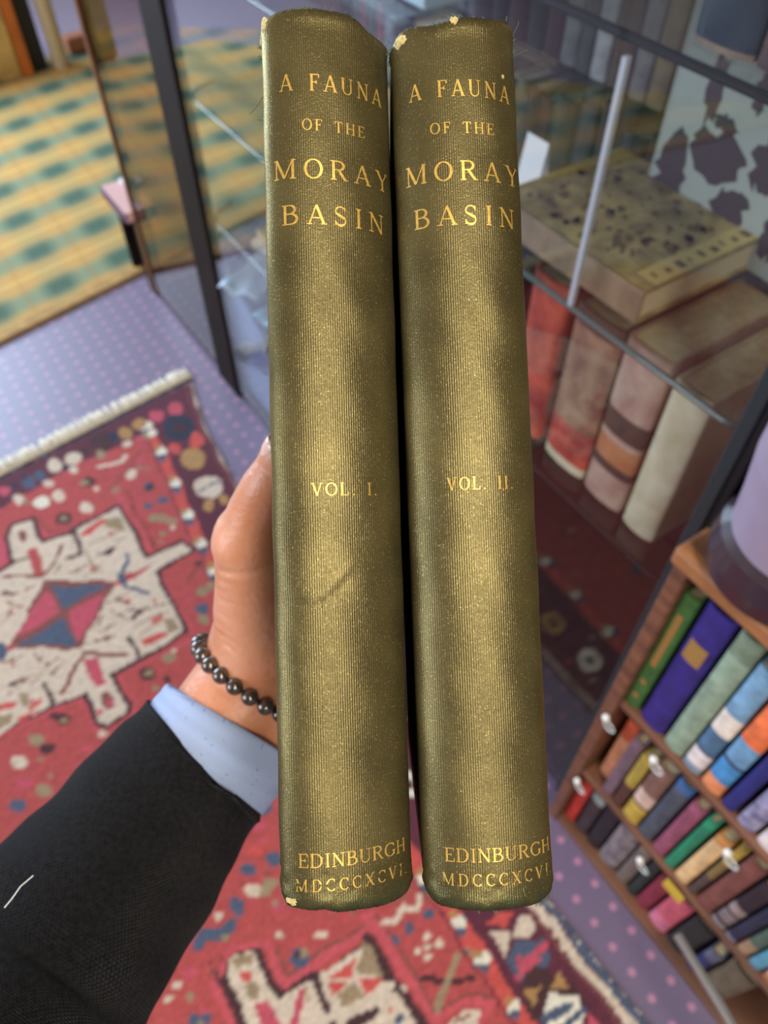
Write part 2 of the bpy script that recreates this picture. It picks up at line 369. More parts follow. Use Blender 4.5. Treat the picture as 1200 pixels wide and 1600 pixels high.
K:425,127 424,125 421,124 418,124 415,125 415,127 416,128 419,129 422,129 424,128|
C:415,116 414,114 412,112 409,112 407,114 407,116 408,119 411,120 413,120 415,119|
K:430,120 429,118 426,117 423,117 421,118 420,120 421,121 424,122 427,122 430,121|
C:424,109 422,107 418,105 413,105 410,107 409,109 411,112 415,113 420,113 423,112|
K:436,113 434,111 432,110 429,110 426,111 426,113 427,114 430,115 433,115 435,114|
C:426,102 425,100 422,98 420,98 418,100 418,102 419,105 422,106 424,106 426,105|
K:441,106 440,104 437,103 434,103 432,104 431,106 432,107 435,108 438,108 440,107|
C:435,96 433,93 429,92 424,92 421,93 420,96 422,98 426,100 430,100 434,98|
K:446,99 445,97 442,97 439,97 437,97 436,99 437,100 440,101 443,101 446,100|
C:437,89 435,86 433,85 430,85 429,86 428,89 430,91 432,93 435,93 436,91|
K:452,92 450,91 448,90 444,90 442,91 441,92 443,94 445,94 449,94 451,94|
C:445,82 443,80 439,78 435,78 431,80 430,82 432,84 436,86 441,86 444,84|
K:457,85 455,84 453,83 450,83 447,84 447,85 448,87 451,88 454,88 456,87|
C:447,75 446,73 443,71 441,71 439,73 439,75 440,78 443,79 445,79 447,78|
K:462,79 461,77 458,76 455,76 452,77 452,79 453,80 456,81 459,81 461,80|
C:456,69 454,66 450,65 445,65 442,66 441,69 443,71 447,73 451,73 455,71|
K:467,72 466,71 463,70 460,70 458,71 457,72 458,73 461,74 464,74 466,73|
C:457,62 456,60 454,58 451,58 450,60 449,62 451,64 453,66 455,66 457,64|
K:472,65 471,64 468,63 465,63 463,64 462,65 463,67 466,68 469,68 472,67|
C:466,56 464,53 460,52 455,52 452,53 451,56 453,58 457,59 462,59 465,58|
K:477,59 476,57 473,56 470,56 468,57 467,59 468,60 471,61 474,61 477,60|
C:467,49 466,47 464,45 461,45 460,47 460,49 461,51 463,53 466,53 467,51|
K:482,52 481,51 478,50 475,50 473,51 472,52 474,54 476,55 479,55 482,54|
C:476,43 474,40 470,39 465,39 462,40 461,43 463,45 467,46 472,46 475,45|
K:487,46 486,44 483,43 480,43 478,44 477,46 479,47 481,48 484,48 487,47|
C:477,36 476,34 474,32 471,32 470,34 470,36 471,38 473,40 476,40 477,38|
K:492,39 491,38 488,37 485,37 483,38 482,39 484,41 486,42 489,42 492,41|
C:486,30 484,28 480,26 475,26 472,28 471,30 473,32 477,34 482,34 485,32|
K:497,33 496,32 493,31 490,31 488,32 487,33 488,34 491,35 494,35 496,34|
B0.0238:280,328 336,255 424,133 509,19|
N:282,325 280,323 277,323 276,325 278,327 281,327|
W:298,328 297,326 294,326 292,328 294,330 297,330|
K:296,332 294,330 291,330 290,332 291,334 294,334|
T:291,325 289,323 286,323 285,325 287,327 290,327|
C:288,329 287,327 284,327 282,329 284,331 287,331|
W:303,321 302,319 299,319 297,321 299,323 302,323|
N:300,325 299,323 296,323 295,325 296,327 299,327|
W:296,317 294,315 291,315 290,317 292,319 295,319|
K:293,321 291,319 289,319 287,321 289,323 292,323|
T:308,314 306,312 303,312 302,314 304,316 307,316|
C:305,318 304,316 301,316 299,318 301,320 304,320|
W:301,310 299,308 296,308 295,310 297,312 300,312|
N:298,314 296,312 293,312 292,314 294,316 297,316|
W:315,318 313,316 310,316 309,318 310,320 313,320|
K:310,310 308,308 305,308 304,310 306,312 309,312|
T:307,314 306,312 303,312 301,314 303,316 306,316|
C:303,307 301,305 298,305 297,307 299,309 302,309|
W:300,311 298,309 295,309 294,311 296,313 299,313|
N:315,303 313,301 310,301 309,303 311,305 314,305|
W:312,307 310,305 307,305 306,307 308,309 311,309|
K:308,300 306,298 303,298 302,300 304,301 307,301|
T:305,303 303,301 300,301 299,303 301,305 304,305|
C:320,296 318,294 315,294 314,296 316,298 318,298|
W:317,300 315,298 312,298 311,300 313,302 316,302|
N:314,304 312,302 309,302 308,304 310,305 313,305|
W:310,296 308,294 305,294 304,296 306,298 309,298|
K:326,300 324,298 321,298 320,300 322,302 325,302|
T:322,293 320,291 317,291 316,293 318,294 320,294|
C:319,296 317,294 314,294 313,296 315,298 318,298|
W:314,289 313,287 310,287 309,289 310,291 313,291|
N:331,293 329,291 326,291 325,293 327,295 330,295|
W:326,285 325,283 322,283 321,285 322,287 325,287|
K:324,289 322,287 319,287 318,289 320,291 322,291|
T:319,282 317,280 315,280 313,282 315,284 318,284|
C:316,286 315,284 312,284 311,286 312,288 315,288|
W:333,289 331,287 328,287 327,289 329,291 332,291|
N:328,282 327,280 324,280 323,282 324,284 327,284|
W:326,286 324,284 321,284 320,286 322,288 324,288|
K:321,279 319,277 317,277 315,279 317,280 320,280|
T:337,282 336,280 333,280 332,282 333,284 336,284|
C:333,275 331,273 328,273 327,275 329,277 332,277|
W:330,279 329,277 326,277 324,279 326,281 329,281|
N:326,271 324,270 321,270 320,271 322,273 325,273|
W:342,275 340,273 337,273 336,275 338,277 341,277|
K:338,268 336,266 333,266 332,268 334,270 336,270|
T:335,272 333,270 330,270 329,272 331,274 334,274|
C:332,275 330,274 328,274 326,275 328,277 331,277|
W:347,268 345,266 342,266 341,268 343,270 346,270|
N:344,272 342,270 339,270 338,272 340,274 343,274|
W:340,265 338,263 335,263 334,265 336,267 338,267|
K:337,268 335,267 332,267 331,268 333,270 336,270|
T:332,261 331,259 328,259 327,261 328,263 331,263|
C:349,265 347,263 344,263 343,265 345,267 347,267|
W:344,258 342,256 340,256 338,258 340,260 343,260|
N:341,261 340,260 337,260 336,261 337,263 340,263|
W:337,254 335,252 332,252 331,254 333,256 336,256|
K:353,258 351,256 349,256 347,258 349,260 352,260|
T:350,262 349,260 346,260 345,262 346,263 349,263|
C:346,255 344,253 341,253 340,255 342,256 345,256|
W:343,258 342,256 339,256 338,258 339,260 342,260|
N:358,251 356,249 353,249 352,251 354,253 357,253|
W:355,255 353,253 350,253 349,255 351,257 354,257|
K:351,248 349,246 346,246 345,248 347,249 349,249|
T:348,251 346,249 343,249 342,251 344,253 347,253|
C:362,244 360,242 358,242 356,244 358,246 361,246|
W:360,248 358,246 355,246 354,248 356,250 358,250|
N:355,241 353,239 351,239 349,241 351,243 354,243|
W:352,244 351,243 348,243 347,244 349,246 351,246|
K:350,248 348,246 345,246 344,248 346,250 349,250|
T:364,241 362,239 359,239 358,241 360,243 363,243|
C:361,245 360,243 357,243 356,245 357,246 360,246|
W:357,238 355,236 352,236 351,238 353,239 356,239|
N:354,241 353,239 350,239 349,241 350,243 353,243|
W:369,234 367,232 364,232 363,234 365,236 367,236|
K:366,238 364,236 361,236 360,238 362,240 365,240|
T:361,231 360,229 357,229 356,231 358,233 360,233|
C:359,234 357,233 354,233 353,234 355,236 358,236|
W:373,227 371,226 368,226 367,227 369,229 372,229|
N:370,231 369,229 366,229 365,231 366,233 369,233|
W:368,235 366,233 363,233 362,235 364,236 367,236|
K:363,228 362,226 359,226 358,228 359,229 362,229|
T:379,231 378,229 375,229 374,231 375,233 378,233|
C:375,224 373,222 370,222 369,224 371,226 374,226|
W:372,228 370,226 368,226 367,228 368,230 371,230|
N:368,221 366,219 363,219 362,221 364,223 367,223|
W:365,224 363,223 361,223 360,224 361,226 364,226|
K:379,218 377,216 375,216 374,218 375,219 378,219|
T:377,221 375,219 372,219 371,221 373,223 376,223|
C:372,214 370,212 368,212 367,214 368,216 371,216|
W:370,218 368,216 365,216 364,218 366,220 369,220|
N:385,221 384,220 381,220 380,221 382,223 384,223|
W:381,214 379,213 376,213 375,214 377,216 380,216|
K:378,218 377,216 374,216 373,218 375,220 377,220|
T:374,211 372,209 369,209 368,211 370,213 373,213|
C:390,215 388,213 385,213 384,215 386,216 389,216|
W:385,208 384,206 381,206 380,208 381,210 384,210|
N:383,211 381,210 378,210 377,211 379,213 382,213|
W:378,205 377,203 374,203 373,205 375,206 377,206|
K:394,208 392,206 390,206 389,208 390,210 393,210|
T:390,201 388,200 385,200 384,201 386,203 389,203|
C:387,205 385,203 383,203 382,205 383,207 386,207|
W:385,208 383,206 380,206 379,208 381,210 384,210|
N:380,201 378,200 376,200 375,201 376,203 379,203|
W:396,205 394,203 391,203 390,205 392,207 395,207|
K:391,198 390,196 387,196 386,198 388,200 390,200|
T:389,202 387,200 384,200 383,202 385,203 388,203|
C:385,195 383,193 380,193 379,195 381,197 383,197|
W:400,198 398,197 396,197 395,198 396,200 399,200|
N:396,192 394,190 391,190 390,192 392,193 395,193|
W:393,195 392,193 389,193 388,195 389,197 392,197|
K:389,188 387,187 384,187 383,188 385,190 388,190|
T:404,192 403,190 400,190 399,192 401,194 403,194|
C:402,195 400,194 397,194 396,195 398,197 401,197|
W:398,189 396,187 393,187 392,189 394,190 396,190|
N:395,192 393,190 391,190 389,192 391,194 394,194|
W:409,185 407,184 404,184 403,185 405,187 408,187|
K:406,189 405,187 402,187 401,189 402,191 405,191|
T:402,182 400,180 397,180 396,182 398,184 401,184|
C:399,186 398,184 395,184 394,186 395,187 398,187|
W:395,179 393,177 390,177 389,179 391,181 394,181|
N:410,182 409,181 406,181 405,182 407,184 409,184|
W:406,176 404,174 402,174 400,176 402,177 405,177|
K:404,179 402,177 399,177 398,179 400,181 402,181|
T:401,183 399,181 397,181 396,183 397,184 400,184|
C:415,176 413,174 410,174 409,176 411,178 414,178|
W:412,179 410,178 408,178 407,179 408,181 411,181|
N:408,173 406,171 403,171 402,173 404,174 407,174|
W:405,176 404,174 401,174 400,176 401,178 404,178|
K:419,170 417,168 414,168 413,170 415,171 418,171|
T:416,173 415,171 412,171 411,173 413,175 415,175|
C:412,166 410,165 407,165 406,166 408,168 411,168|
W:409,170 408,168 405,168 404,170 406,171 408,171|
N:423,163 421,162 418,162 417,163 419,165 422,165|
W:421,167 419,165 416,165 415,167 417,168 420,168|
K:418,170 416,168 414,168 413,170 414,172 417,172|
T:414,163 412,162 409,162 408,163 410,165 413,165|
C:411,167 409,165 407,165 406,167 407,168 410,168|
W:425,160 423,159 420,159 419,160 421,162 424,162|
N:422,164 421,162 418,162 417,164 418,165 421,165|
W:418,157 416,155 413,155 412,157 414,159 417,159|
K:415,160 414,159 411,159 410,160 412,162 414,162|
T:429,154 427,152 424,152 423,154 425,156 428,156|
C:426,157 425,156 422,156 421,157 423,159 425,159|
W:422,151 420,149 417,149 416,151 418,153 421,153|
N:419,154 418,152 415,152 414,154 416,156 418,156|
W:435,157 433,156 430,156 429,157 431,159 434,159|
K:430,151 429,149 426,149 425,151 427,153 429,153|
T:428,154 426,153 424,153 423,154 424,156 427,156|
C:424,148 422,146 419,146 418,148 420,150 423,150|
W:439,151 437,150 435,150 434,151 435,153 438,153|
N:435,145 433,143 430,143 429,145 431,146 434,146|
W:432,148 430,146 428,146 427,148 428,150 431,150|
K:428,142 426,140 423,140 422,142 424,143 427,143|
T:425,145 424,143 421,143 420,145 422,147 424,147|
C:439,139 437,137 434,137 433,139 435,140 438,140|
W:436,142 434,140 432,140 431,142 432,144 435,144|
N:434,145 432,143 429,143 428,145 430,147 433,147|
W:429,139 428,137 425,137 424,139 426,140 428,140|
K:445,142 443,140 440,140 439,142 441,144 444,144|
T:440,136 439,134 436,134 435,136 437,137 439,137|
C:438,139 436,137 433,137 432,139 434,141 437,141|
W:433,133 432,131 429,131 428,133 430,134 432,134|
N:449,136 447,134 444,134 443,136 445,138 448,138|
W:444,130 443,128 440,128 439,130 441,131 443,131|
K:442,133 440,131 437,131 436,133 438,134 441,134|
T:437,127 436,125 433,125 432,127 434,128 436,128|
C:453,130 451,128 448,128 447,130 449,131 452,131|
W:450,133 449,131 446,131 445,133 447,135 449,135|
N:446,127 444,125 441,125 440,127 442,128 445,128|
W:444,130 442,128 439,128 438,130 440,132 443,132|
K:439,124 437,122 435,122 434,124 435,125 438,125|
T:454,127 453,125 450,125 449,127 451,129 453,129|
C:450,121 448,119 445,119 444,121 446,122 449,122|
W:448,124 446,122 443,122 442,124 444,125 447,125|
N:443,118 441,116 439,116 438,118 439,119 442,119|
W:458,121 457,119 454,119 453,121 455,122 457,122|
K:454,115 452,113 449,113 448,115 450,116 453,116|
T:451,118 450,116 447,116 446,118 448,119 451,119|
C:449,121 447,119 445,119 444,121 445,123 448,123|
W:462,115 460,113 458,113 457,115 459,116 461,116|
N:460,118 458,116 455,116 455,118 456,120 459,120|
W:455,112 454,110 451,110 450,112 452,113 454,113|
K:453,115 451,113 449,113 448,115 449,117 452,117|
T:466,109 464,107 462,107 461,109 462,110 465,110|
C:464,112 462,110 459,110 458,112 460,114 463,114|
W:459,106 458,104 455,104 454,106 456,107 458,107|
N:457,109 455,107 453,107 452,109 453,111 456,111|
W:453,103 451,101 448,101 447,103 449,104 452,104|
K:468,106 466,104 463,104 462,106 464,108 467,108|
T:465,109 464,108 461,108 460,109 462,111 464,111|
C:461,103 459,101 457,101 456,103 457,105 460,105|
W:459,106 457,105 454,105 453,106 455,108 458,108|
N:472,100 470,98 467,98 466,100 468,102 471,102|
W:469,103 468,102 465,102 464,103 466,105 468,105|
K:465,97 463,95 460,95 459,97 461,99 464,99|
T:463,100 461,99 458,99 457,100 459,102 462,102|
C:475,94 474,93 471,93 470,94 472,96 474,96|
W:473,97 471,96 469,96 468,97 470,99 472,99|
N:469,91 467,90 464,90 463,91 465,93 468,93|
W:466,94 465,93 462,93 461,94 463,96 465,96|
K:481,97 480,96 477,96 476,97 478,99 481,99|
T:477,91 475,90 473,90 472,91 473,93 476,93|
C:475,94 473,93 470,93 469,94 471,96 474,96|
W:470,88 469,87 466,87 465,88 467,90 469,90|
N:468,92 466,90 464,90 463,92 464,93 467,93|
W:481,85 479,84 476,84 475,85 477,87 480,87|
K:479,89 477,87 474,87 473,89 475,90 478,90|
T:474,83 472,81 470,81 469,83 470,84 473,84|
C:472,86 470,84 467,84 467,86 468,87 471,87|
W:485,80 483,78 480,78 479,80 481,81 484,81|
N:482,83 481,81 478,81 477,83 479,84 481,84|
W:480,86 478,84 476,84 475,86 477,87 479,87|
K:476,80 474,78 471,78 470,80 472,81 475,81|
T:491,83 489,81 486,81 485,83 487,84 490,84|
C:486,77 484,75 482,75 481,77 483,78 485,78|
W:484,80 482,78 480,78 479,80 480,82 483,82|
N:479,74 478,72 475,72 474,74 476,76 478,76|
W:494,77 493,76 490,76 489,77 491,79 493,79|
K:490,71 488,70 486,70 485,71 486,73 489,73|
T:488,74 486,73 483,73 482,74 484,76 487,76|
C:483,68 481,67 479,67 478,68 480,70 482,70|
W:481,71 479,70 477,70 476,71 477,73 480,73|
N:496,74 494,73 492,73 491,74 492,76 495,76|
W:491,68 490,67 487,67 486,68 488,70 490,70|
K:489,71 487,70 485,70 484,71 486,73 488,73|
T:485,66 483,64 480,64 479,66 481,67 484,67|
C:500,69 498,67 495,67 494,69 496,70 499,70|
W:495,63 493,61 491,61 490,63 492,64 494,64|
N:493,66 491,64 489,64 488,66 489,67 492,67|
W:488,60 487,58 484,58 483,60 485,61 488,61|
K:503,63 502,61 499,61 498,63 500,64 502,64|
T:499,57 497,56 495,56 494,57 495,59 498,59|
C:497,60 495,59 492,59 491,60 493,62 496,62|
W:494,63 493,62 490,62 489,63 491,65 494,65|
N:507,57 505,56 503,56 502,57 503,59 506,59|
W:505,60 503,59 500,59 500,60 501,62 504,62|
K:500,54 499,53 496,53 495,54 497,56 499,56|
T:498,57 496,56 494,56 493,57 495,59 497,59|
C:494,52 492,50 489,50 488,52 490,53 493,53|
W:508,55 507,53 504,53 503,55 505,56 508,56|
N:504,49 502,47 500,47 499,49 500,50 503,50|
W:502,52 500,50 498,50 497,52 498,53 501,53|
K:497,46 496,44 493,44 492,46 494,47 496,47|
T:512,49 510,47 508,47 507,49 509,50 511,50|
C:510,52 508,50 506,50 505,52 506,53 509,53|
W:505,46 504,45 501,45 500,46 502,48 505,48|
N:503,49 502,48 499,48 498,49 500,51 502,51|
W:516,43 514,42 511,42 511,43 512,45 515,45|
K:514,46 512,45 509,45 508,46 510,48 513,48|
T:509,41 507,39 505,39 504,41 506,42 508,42|
C:507,43 505,42 503,42 502,43 503,45 506,45|
W:519,38 518,36 515,36 514,38 516,39 518,39|
N:517,41 515,39 513,39 512,41 514,42 516,42|
W:513,35 511,33 508,33 508,35 509,36 512,36|
K:511,38 509,36 506,36 505,38 507,39 510,39|
T:508,41 507,39 504,39 503,41 505,42 508,42|
C:521,35 519,34 517,34 516,35 517,37 520,37|
W:519,38 517,37 514,37 514,38 515,40 518,40|
N:514,32 512,31 510,31 509,32 511,34 513,34|
W:512,35 510,34 508,34 507,35 509,37 511,37|
G:-681,1475 -682,1461 -690,1453 -703,1453 -715,1461 -722,1475 -721,1489 -713,1497 -700,1497 -687,1489|
G:-651,1512 -652,1499 -661,1490 -673,1490 -685,1499 -691,1512 -690,1525 -682,1533 -669,1533 -658,1525|
K:-723,1443 -725,1420 -739,1407 -760,1407 -780,1420 -792,1443 -791,1465 -777,1479 -755,1479 -735,1465|
N:-718,1459 -718,1449 -725,1443 -734,1443 -743,1449 -748,1459 -747,1469 -741,1475 -732,1475 -723,1469|
C:-797,1380 -798,1366 -807,1357 -821,1357 -834,1366 -842,1380 -841,1395 -832,1404 -818,1404 -805,1395|
C:-843,1357 -843,1344 -852,1336 -865,1336 -878,1344 -885,1357 -885,1371 -877,1379 -863,1379 -850,1371|
N:-820,1346 -821,1340 -825,1336 -831,1336 -837,1340 -840,1346 -840,1353 -836,1356 -830,1356 -824,1353|
B:-873,1320 -874,1310 -880,1303 -890,1303 -900,1310 -907,1320 -906,1331 -900,1337 -890,1337 -879,1331|
B:-897,1298 -897,1286 -905,1278 -917,1278 -929,1286 -937,1298 -936,1311 -929,1318 -916,1318 -904,1311|
N:-940,1284 -940,1277 -944,1273 -951,1273 -958,1277 -962,1284 -962,1291 -958,1295 -951,1295 -944,1291|
Q:-949,1269 -949,1259 -955,1253 -965,1253 -976,1259 -982,1269 -982,1279 -976,1286 -965,1286 -955,1279|
N:-923,1313 -923,1307 -927,1304 -932,1304 -938,1307 -941,1313 -941,1318 -937,1322 -932,1322 -927,1318|
T:-627,1467 -628,1457 -634,1451 -643,1451 -652,1457 -656,1467 -655,1476 -649,1482 -640,1482 -632,1476|
W:-616,1475 -617,1466 -622,1461 -630,1461 -638,1466 -642,1475 -641,1483 -635,1488 -628,1488 -620,1483|
K:-786,1411 -787,1403 -792,1398 -800,1398 -807,1403 -811,1411 -811,1419 -806,1424 -798,1424 -791,1419|
C:-847,1295 -847,1286 -853,1281 -862,1281 -870,1286 -875,1295 -875,1303 -869,1308 -860,1308 -852,1303|
C:-798,1339 -799,1331 -804,1326 -813,1326 -821,1331 -825,1339 -825,1347 -819,1352 -811,1352 -803,1347|
C:-906,1241 -906,1232 -912,1226 -922,1226 -932,1232 -938,1241 -938,1250 -931,1256 -921,1256 -911,1250|
T:-891,1234 -891,1229 -895,1225 -901,1225 -907,1229 -910,1234 -910,1240 -906,1243 -900,1243 -895,1240|
C:-678,1435 -678,1427 -684,1422 -691,1422 -699,1427 -703,1435 -702,1442 -697,1447 -689,1447 -682,1442|
Q:-650,1451 -651,1444 -656,1439 -663,1439 -670,1444 -673,1451 -673,1458 -668,1462 -661,1462 -654,1458|
T:-738,1396 -739,1387 -745,1381 -754,1381 -762,1387 -767,1396 -767,1405 -761,1410 -751,1410 -743,1405|
W:-842,1231 -842,1219 -851,1212 -863,1212 -875,1219 -883,1231 -882,1242 -874,1250 -861,1250 -849,1242|
C:-809,1252 -810,1241 -817,1235 -829,1235 -840,1241 -846,1252 -845,1262 -838,1269 -826,1269 -815,1262|
K:-745,1302 -746,1291 -754,1284 -765,1284 -777,1291 -783,1302 -782,1313 -774,1320 -762,1320 -751,1313|
T:-760,1298 -761,1292 -765,1288 -772,1288 -779,1292 -782,1298 -782,1305 -777,1309 -770,1309 -764,1305|
C:-729,1213 -730,1202 -738,1196 -749,1196 -761,1202 -767,1213 -766,1224 -758,1231 -746,1231 -735,1224|
K:-771,1179 -772,1167 -781,1160 -794,1160 -806,1167 -814,1179 -813,1191 -804,1199 -791,1199 -778,1191|
T:-782,1179 -782,1173 -787,1170 -793,1170 -799,1173 -803,1179 -802,1185 -798,1189 -792,1189 -785,1185|
T:-673,1273 -674,1265 -679,1261 -687,1261 -695,1265 -699,1273 -698,1281 -693,1285 -685,1285 -677,1281|
C:-728,1273 -728,1269 -731,1266 -736,1266 -740,1269 -743,1273 -742,1277 -739,1280 -734,1280 -730,1277|
N:-587,1284 -588,1276 -594,1270 -603,1270 -611,1276 -615,1284 -614,1292 -608,1297 -599,1297 -591,1292|
B:-600,1287 -600,1283 -603,1280 -608,1280 -613,1283 -615,1287 -614,1292 -611,1295 -606,1295 -602,1292|
B:-584,1220 -584,1214 -589,1210 -596,1210 -602,1214 -605,1220 -604,1226 -600,1230 -593,1230 -587,1226|
B:-547,1234 -549,1227 -554,1223 -561,1223 -568,1227 -571,1234 -570,1241 -565,1245 -558,1245 -551,1241|
T:-536,1179 -537,1172 -543,1167 -551,1167 -559,1172 -563,1179 -562,1187 -556,1192 -547,1192 -540,1187|
T:-508,1173 -509,1168 -513,1165 -518,1165 -523,1168 -525,1173 -524,1177 -520,1180 -515,1180 -511,1177|
C:-560,1179 -561,1175 -564,1173 -569,1173 -573,1175 -575,1179 -575,1183 -571,1186 -567,1186 -563,1183|
Q:-628,1380 -629,1374 -634,1369 -641,1369 -647,1374 -651,1380 -650,1387 -645,1391 -638,1391 -631,1387|
C0.0126:-743,1354 -695,1365 -683,1388|
T0.0084:-647,1350 -612,1342|
C:-643,1328 -644,1316 -649,1309 -657,1309 -665,1316 -670,1328 -670,1339 -664,1346 -656,1346 -648,1339|
D0.0056:-698,1277 -668,1342 -648,1411|
Q0.007:-687,1277 -630,1159|
P0.0056:-677,1260 -548,1068|
K0.0028:-659,1267 -542,1079|
P0.0056:-548,1068 -458,1128|
P0.007:-531,1021 -424,856|
P0.007:-564,759 -421,838|
P0.0056:-868,1173 -812,1117 -756,1156 -672,1219|
D0.0042:-862,1184 -813,1133 -743,1173|
Q0.0084:-928,1106 -893,1057|
Q:-954,1106 -933,1122 -895,1057 -906,1036 -935,1021|
K0.0196:-1005,820 -1014,980 -901,1021 -871,1047 -914,1117 -912,1156 -873,1173 -825,1100 -764,1133 -726,1068 -758,1128 -758,1144 -666,1213 -564,1057 -547,1063 -489,1103 -462,1084 -539,1021 -443,861 -525,798 -567,847 -530,794 -586,755 -534,689 -537,669 -562,646 -582,653 -627,717 -677,689 -717,738 -687,685 -759,638 -834,577 -935,653 -1005,820|
C:-1005,820 -1014,980 -901,1021 -871,1047 -914,1117 -912,1156 -873,1173 -825,1100 -764,1133 -726,1068 -758,1128 -758,1144 -666,1213 -564,1057 -547,1063 -489,1103 -462,1084 -539,1021 -443,861 -525,798 -567,847 -530,794 -586,755 -534,689 -537,669 -562,646 -582,653 -627,717 -677,689 -717,738 -687,685 -759,638 -834,577 -935,653|
P0.0056:-785,615 -744,638 -681,677 -635,701 -580,630|
P0.0056:-567,755 -512,693 -525,646|
K0.0084:-756,1139 -721,1068 -753,1057|
K0.007:-567,847 -525,798|
K0.007:-721,738 -683,685|
K0.007:-872,1052 -828,1063|
D:-793,998 -623,993 -663,816 -815,820|
B:-770,978 -637,983 -725,917|
B:-719,896 -670,827 -801,827|
Q:-779,970 -729,910 -815,842|
Q:-715,910 -638,965 -667,838 -676,842|
R0.0098:-631,990 -610,990|
R0.0112:-804,825 -829,816|
B:-820,811 -819,798 -824,790 -834,790 -844,798 -851,811 -852,824 -847,832 -837,832 -827,824|
R:-862,1084 -841,1092 -791,1016 -819,1016|
D:-867,1125 -867,1115 -871,1109 -878,1109 -885,1115 -890,1125 -891,1135 -887,1141 -880,1141 -872,1135|
Q:-651,789 -623,798 -585,734 -602,724|
D:-562,697 -562,686 -568,680 -578,680 -587,686 -592,697 -592,708 -586,714 -576,714 -567,708|
Q:-565,693 -565,688 -568,685 -573,685 -577,688 -580,693 -579,698 -576,701 -572,701 -567,698|
D0.0084:-896,1006 -792,1011|
D0.0084:-791,1016 -773,1100|
D0.0098:-653,807 -557,802|
D0.0098:-652,802 -676,713|
O:-742,1133 -699,1178 -680,1173 -714,1128 -735,1122|
T:-689,1173 -655,1184 -634,1144 -688,1150|
O:-675,1133 -655,1141 -660,1122|
T0.0042:-715,1095 -630,1150|
D0.0028:-690,1063 -617,1128|
T0.0042:-717,1084 -661,1011|
K:-684,1073 -645,1095 -649,1073 -661,1068|
B0.0098:-613,1068 -607,1001 -598,975 -541,961|
B:-623,1016 -601,1011 -595,980 -619,995|
R:-606,1016 -582,1021 -548,1042 -554,1031 -582,998 -598,995|
K0.0042:-580,912 -490,931|
K:-569,898 -545,922 -540,917 -559,889|
O:-519,889 -498,907 -498,889 -512,875|
O:-537,838 -489,861 -472,856 -526,822|
T:-494,889 -476,898 -450,865 -473,861|
T0.0042:-543,847 -498,884|
D0.0028:-556,875 -486,912|
O:-816,677 -770,697 -762,685 -792,673|
O:-741,677 -714,701 -707,689 -732,673|
O:-754,657 -707,677 -743,645|
T:-771,713 -738,717 -742,681|
T:-811,661 -761,669 -762,646 -793,630|
D0.0031:-882,961 -863,951 -848,956|
T:-859,958 -859,955 -862,953 -865,953 -869,955 -871,958 -871,961 -868,963 -865,963 -861,961|
D0.0031:-845,961 -824,968 -807,990|
T:-820,975 -821,972 -823,971 -827,971 -830,972 -832,975 -832,978 -829,980 -826,980 -822,978|
D0.0031:-869,946 -842,929 -818,926|
T:-838,936 -838,933 -841,932 -844,932 -848,933 -849,936 -849,939 -847,941 -843,941 -840,939|
D0.0031:-847,926 -847,898 -850,884|
T:-843,905 -843,902 -845,900 -849,900 -852,902 -854,905 -854,908 -852,909 -848,909 -845,908|
D0.0031:-766,1042 -767,1019 -771,1011|
T:-763,1026 -763,1023 -765,1021 -769,1021 -773,1023 -775,1026 -774,1029 -772,1031 -768,1031 -765,1029|
D0.0031:-747,1016 -723,1021 -702,1042|
T:-718,1029 -719,1026 -721,1024 -725,1024 -728,1026 -730,1029 -730,1032 -728,1034 -724,1034 -720,1032|
D0.0031:-696,1052 -681,1027 -670,1016|
T:-677,1034 -677,1031 -680,1029 -684,1029 -687,1031 -689,1034 -689,1037 -686,1039 -682,1039 -679,1037|
D0.0031:-705,1001 -685,1014 -668,1042|
T:-680,1021 -681,1018 -683,1016 -687,1016 -690,1018 -692,1021 -692,1024 -689,1026 -686,1026 -682,1024|
D0.0031:-636,903 -638,877 -643,865|
T:-634,884 -634,881 -637,879 -640,879 -643,881 -645,884 -645,887 -642,888 -639,888 -635,887|
D0.0031:-633,856 -615,863 -599,884|
T:-610,870 -611,867 -613,866 -617,866 -620,867 -622,870 -621,873 -619,874 -615,874 -612,873|
D0.0031:-613,912 -589,896 -568,893|
T:-585,903 -586,900 -588,898 -592,898 -595,900 -596,903 -596,905 -593,907 -590,907 -587,905|
D0.0031:-589,856 -603,841 -621,838|
T:-599,847 -600,844 -602,843 -606,843 -609,844 -610,847 -610,850 -608,851 -604,851 -601,850|
D0.0031:-650,829 -627,832 -607,847|
T:-623,838 -624,835 -626,834 -629,834 -633,835 -634,838 -634,841 -631,842 -628,842 -625,841|
D0.0031:-763,807 -740,785 -719,776|
T:-736,791 -736,789 -738,787 -742,787 -745,789 -747,791 -746,794 -744,796 -741,796 -737,794|
D0.0031:-747,776 -723,781 -702,798|
T:-719,787 -719,785 -722,783 -725,783 -728,785 -730,787 -729,790 -727,791 -724,791 -721,790|
D0.0031:-788,734 -767,739 -748,755|
T:-763,744 -763,742 -766,740 -769,740 -772,742 -774,744 -774,747 -771,748 -768,748 -765,747|
D0.0031:-791,705 -772,718 -756,742|
T:-768,724 -769,721 -771,720 -774,720 -777,721 -779,724 -779,726 -777,728 -773,728 -770,726|
D0.0031:-715,759 -699,766 -687,785|
T:-695,772 -696,769 -698,768 -701,768 -705,769 -706,772 -706,775 -704,776 -700,776 -697,775|
D0.0031:-827,785 -803,788 -782,802|
T:-799,794 -799,791 -802,789 -805,789 -808,791 -810,794 -810,796 -808,798 -804,798 -801,796|
D0.0031:-744,738 -734,751 -727,776|
T:-730,757 -730,755 -733,753 -736,753 -739,755 -741,757 -741,760 -738,761 -735,761 -732,760|
D0.0031:-612,946 -588,929 -567,926|
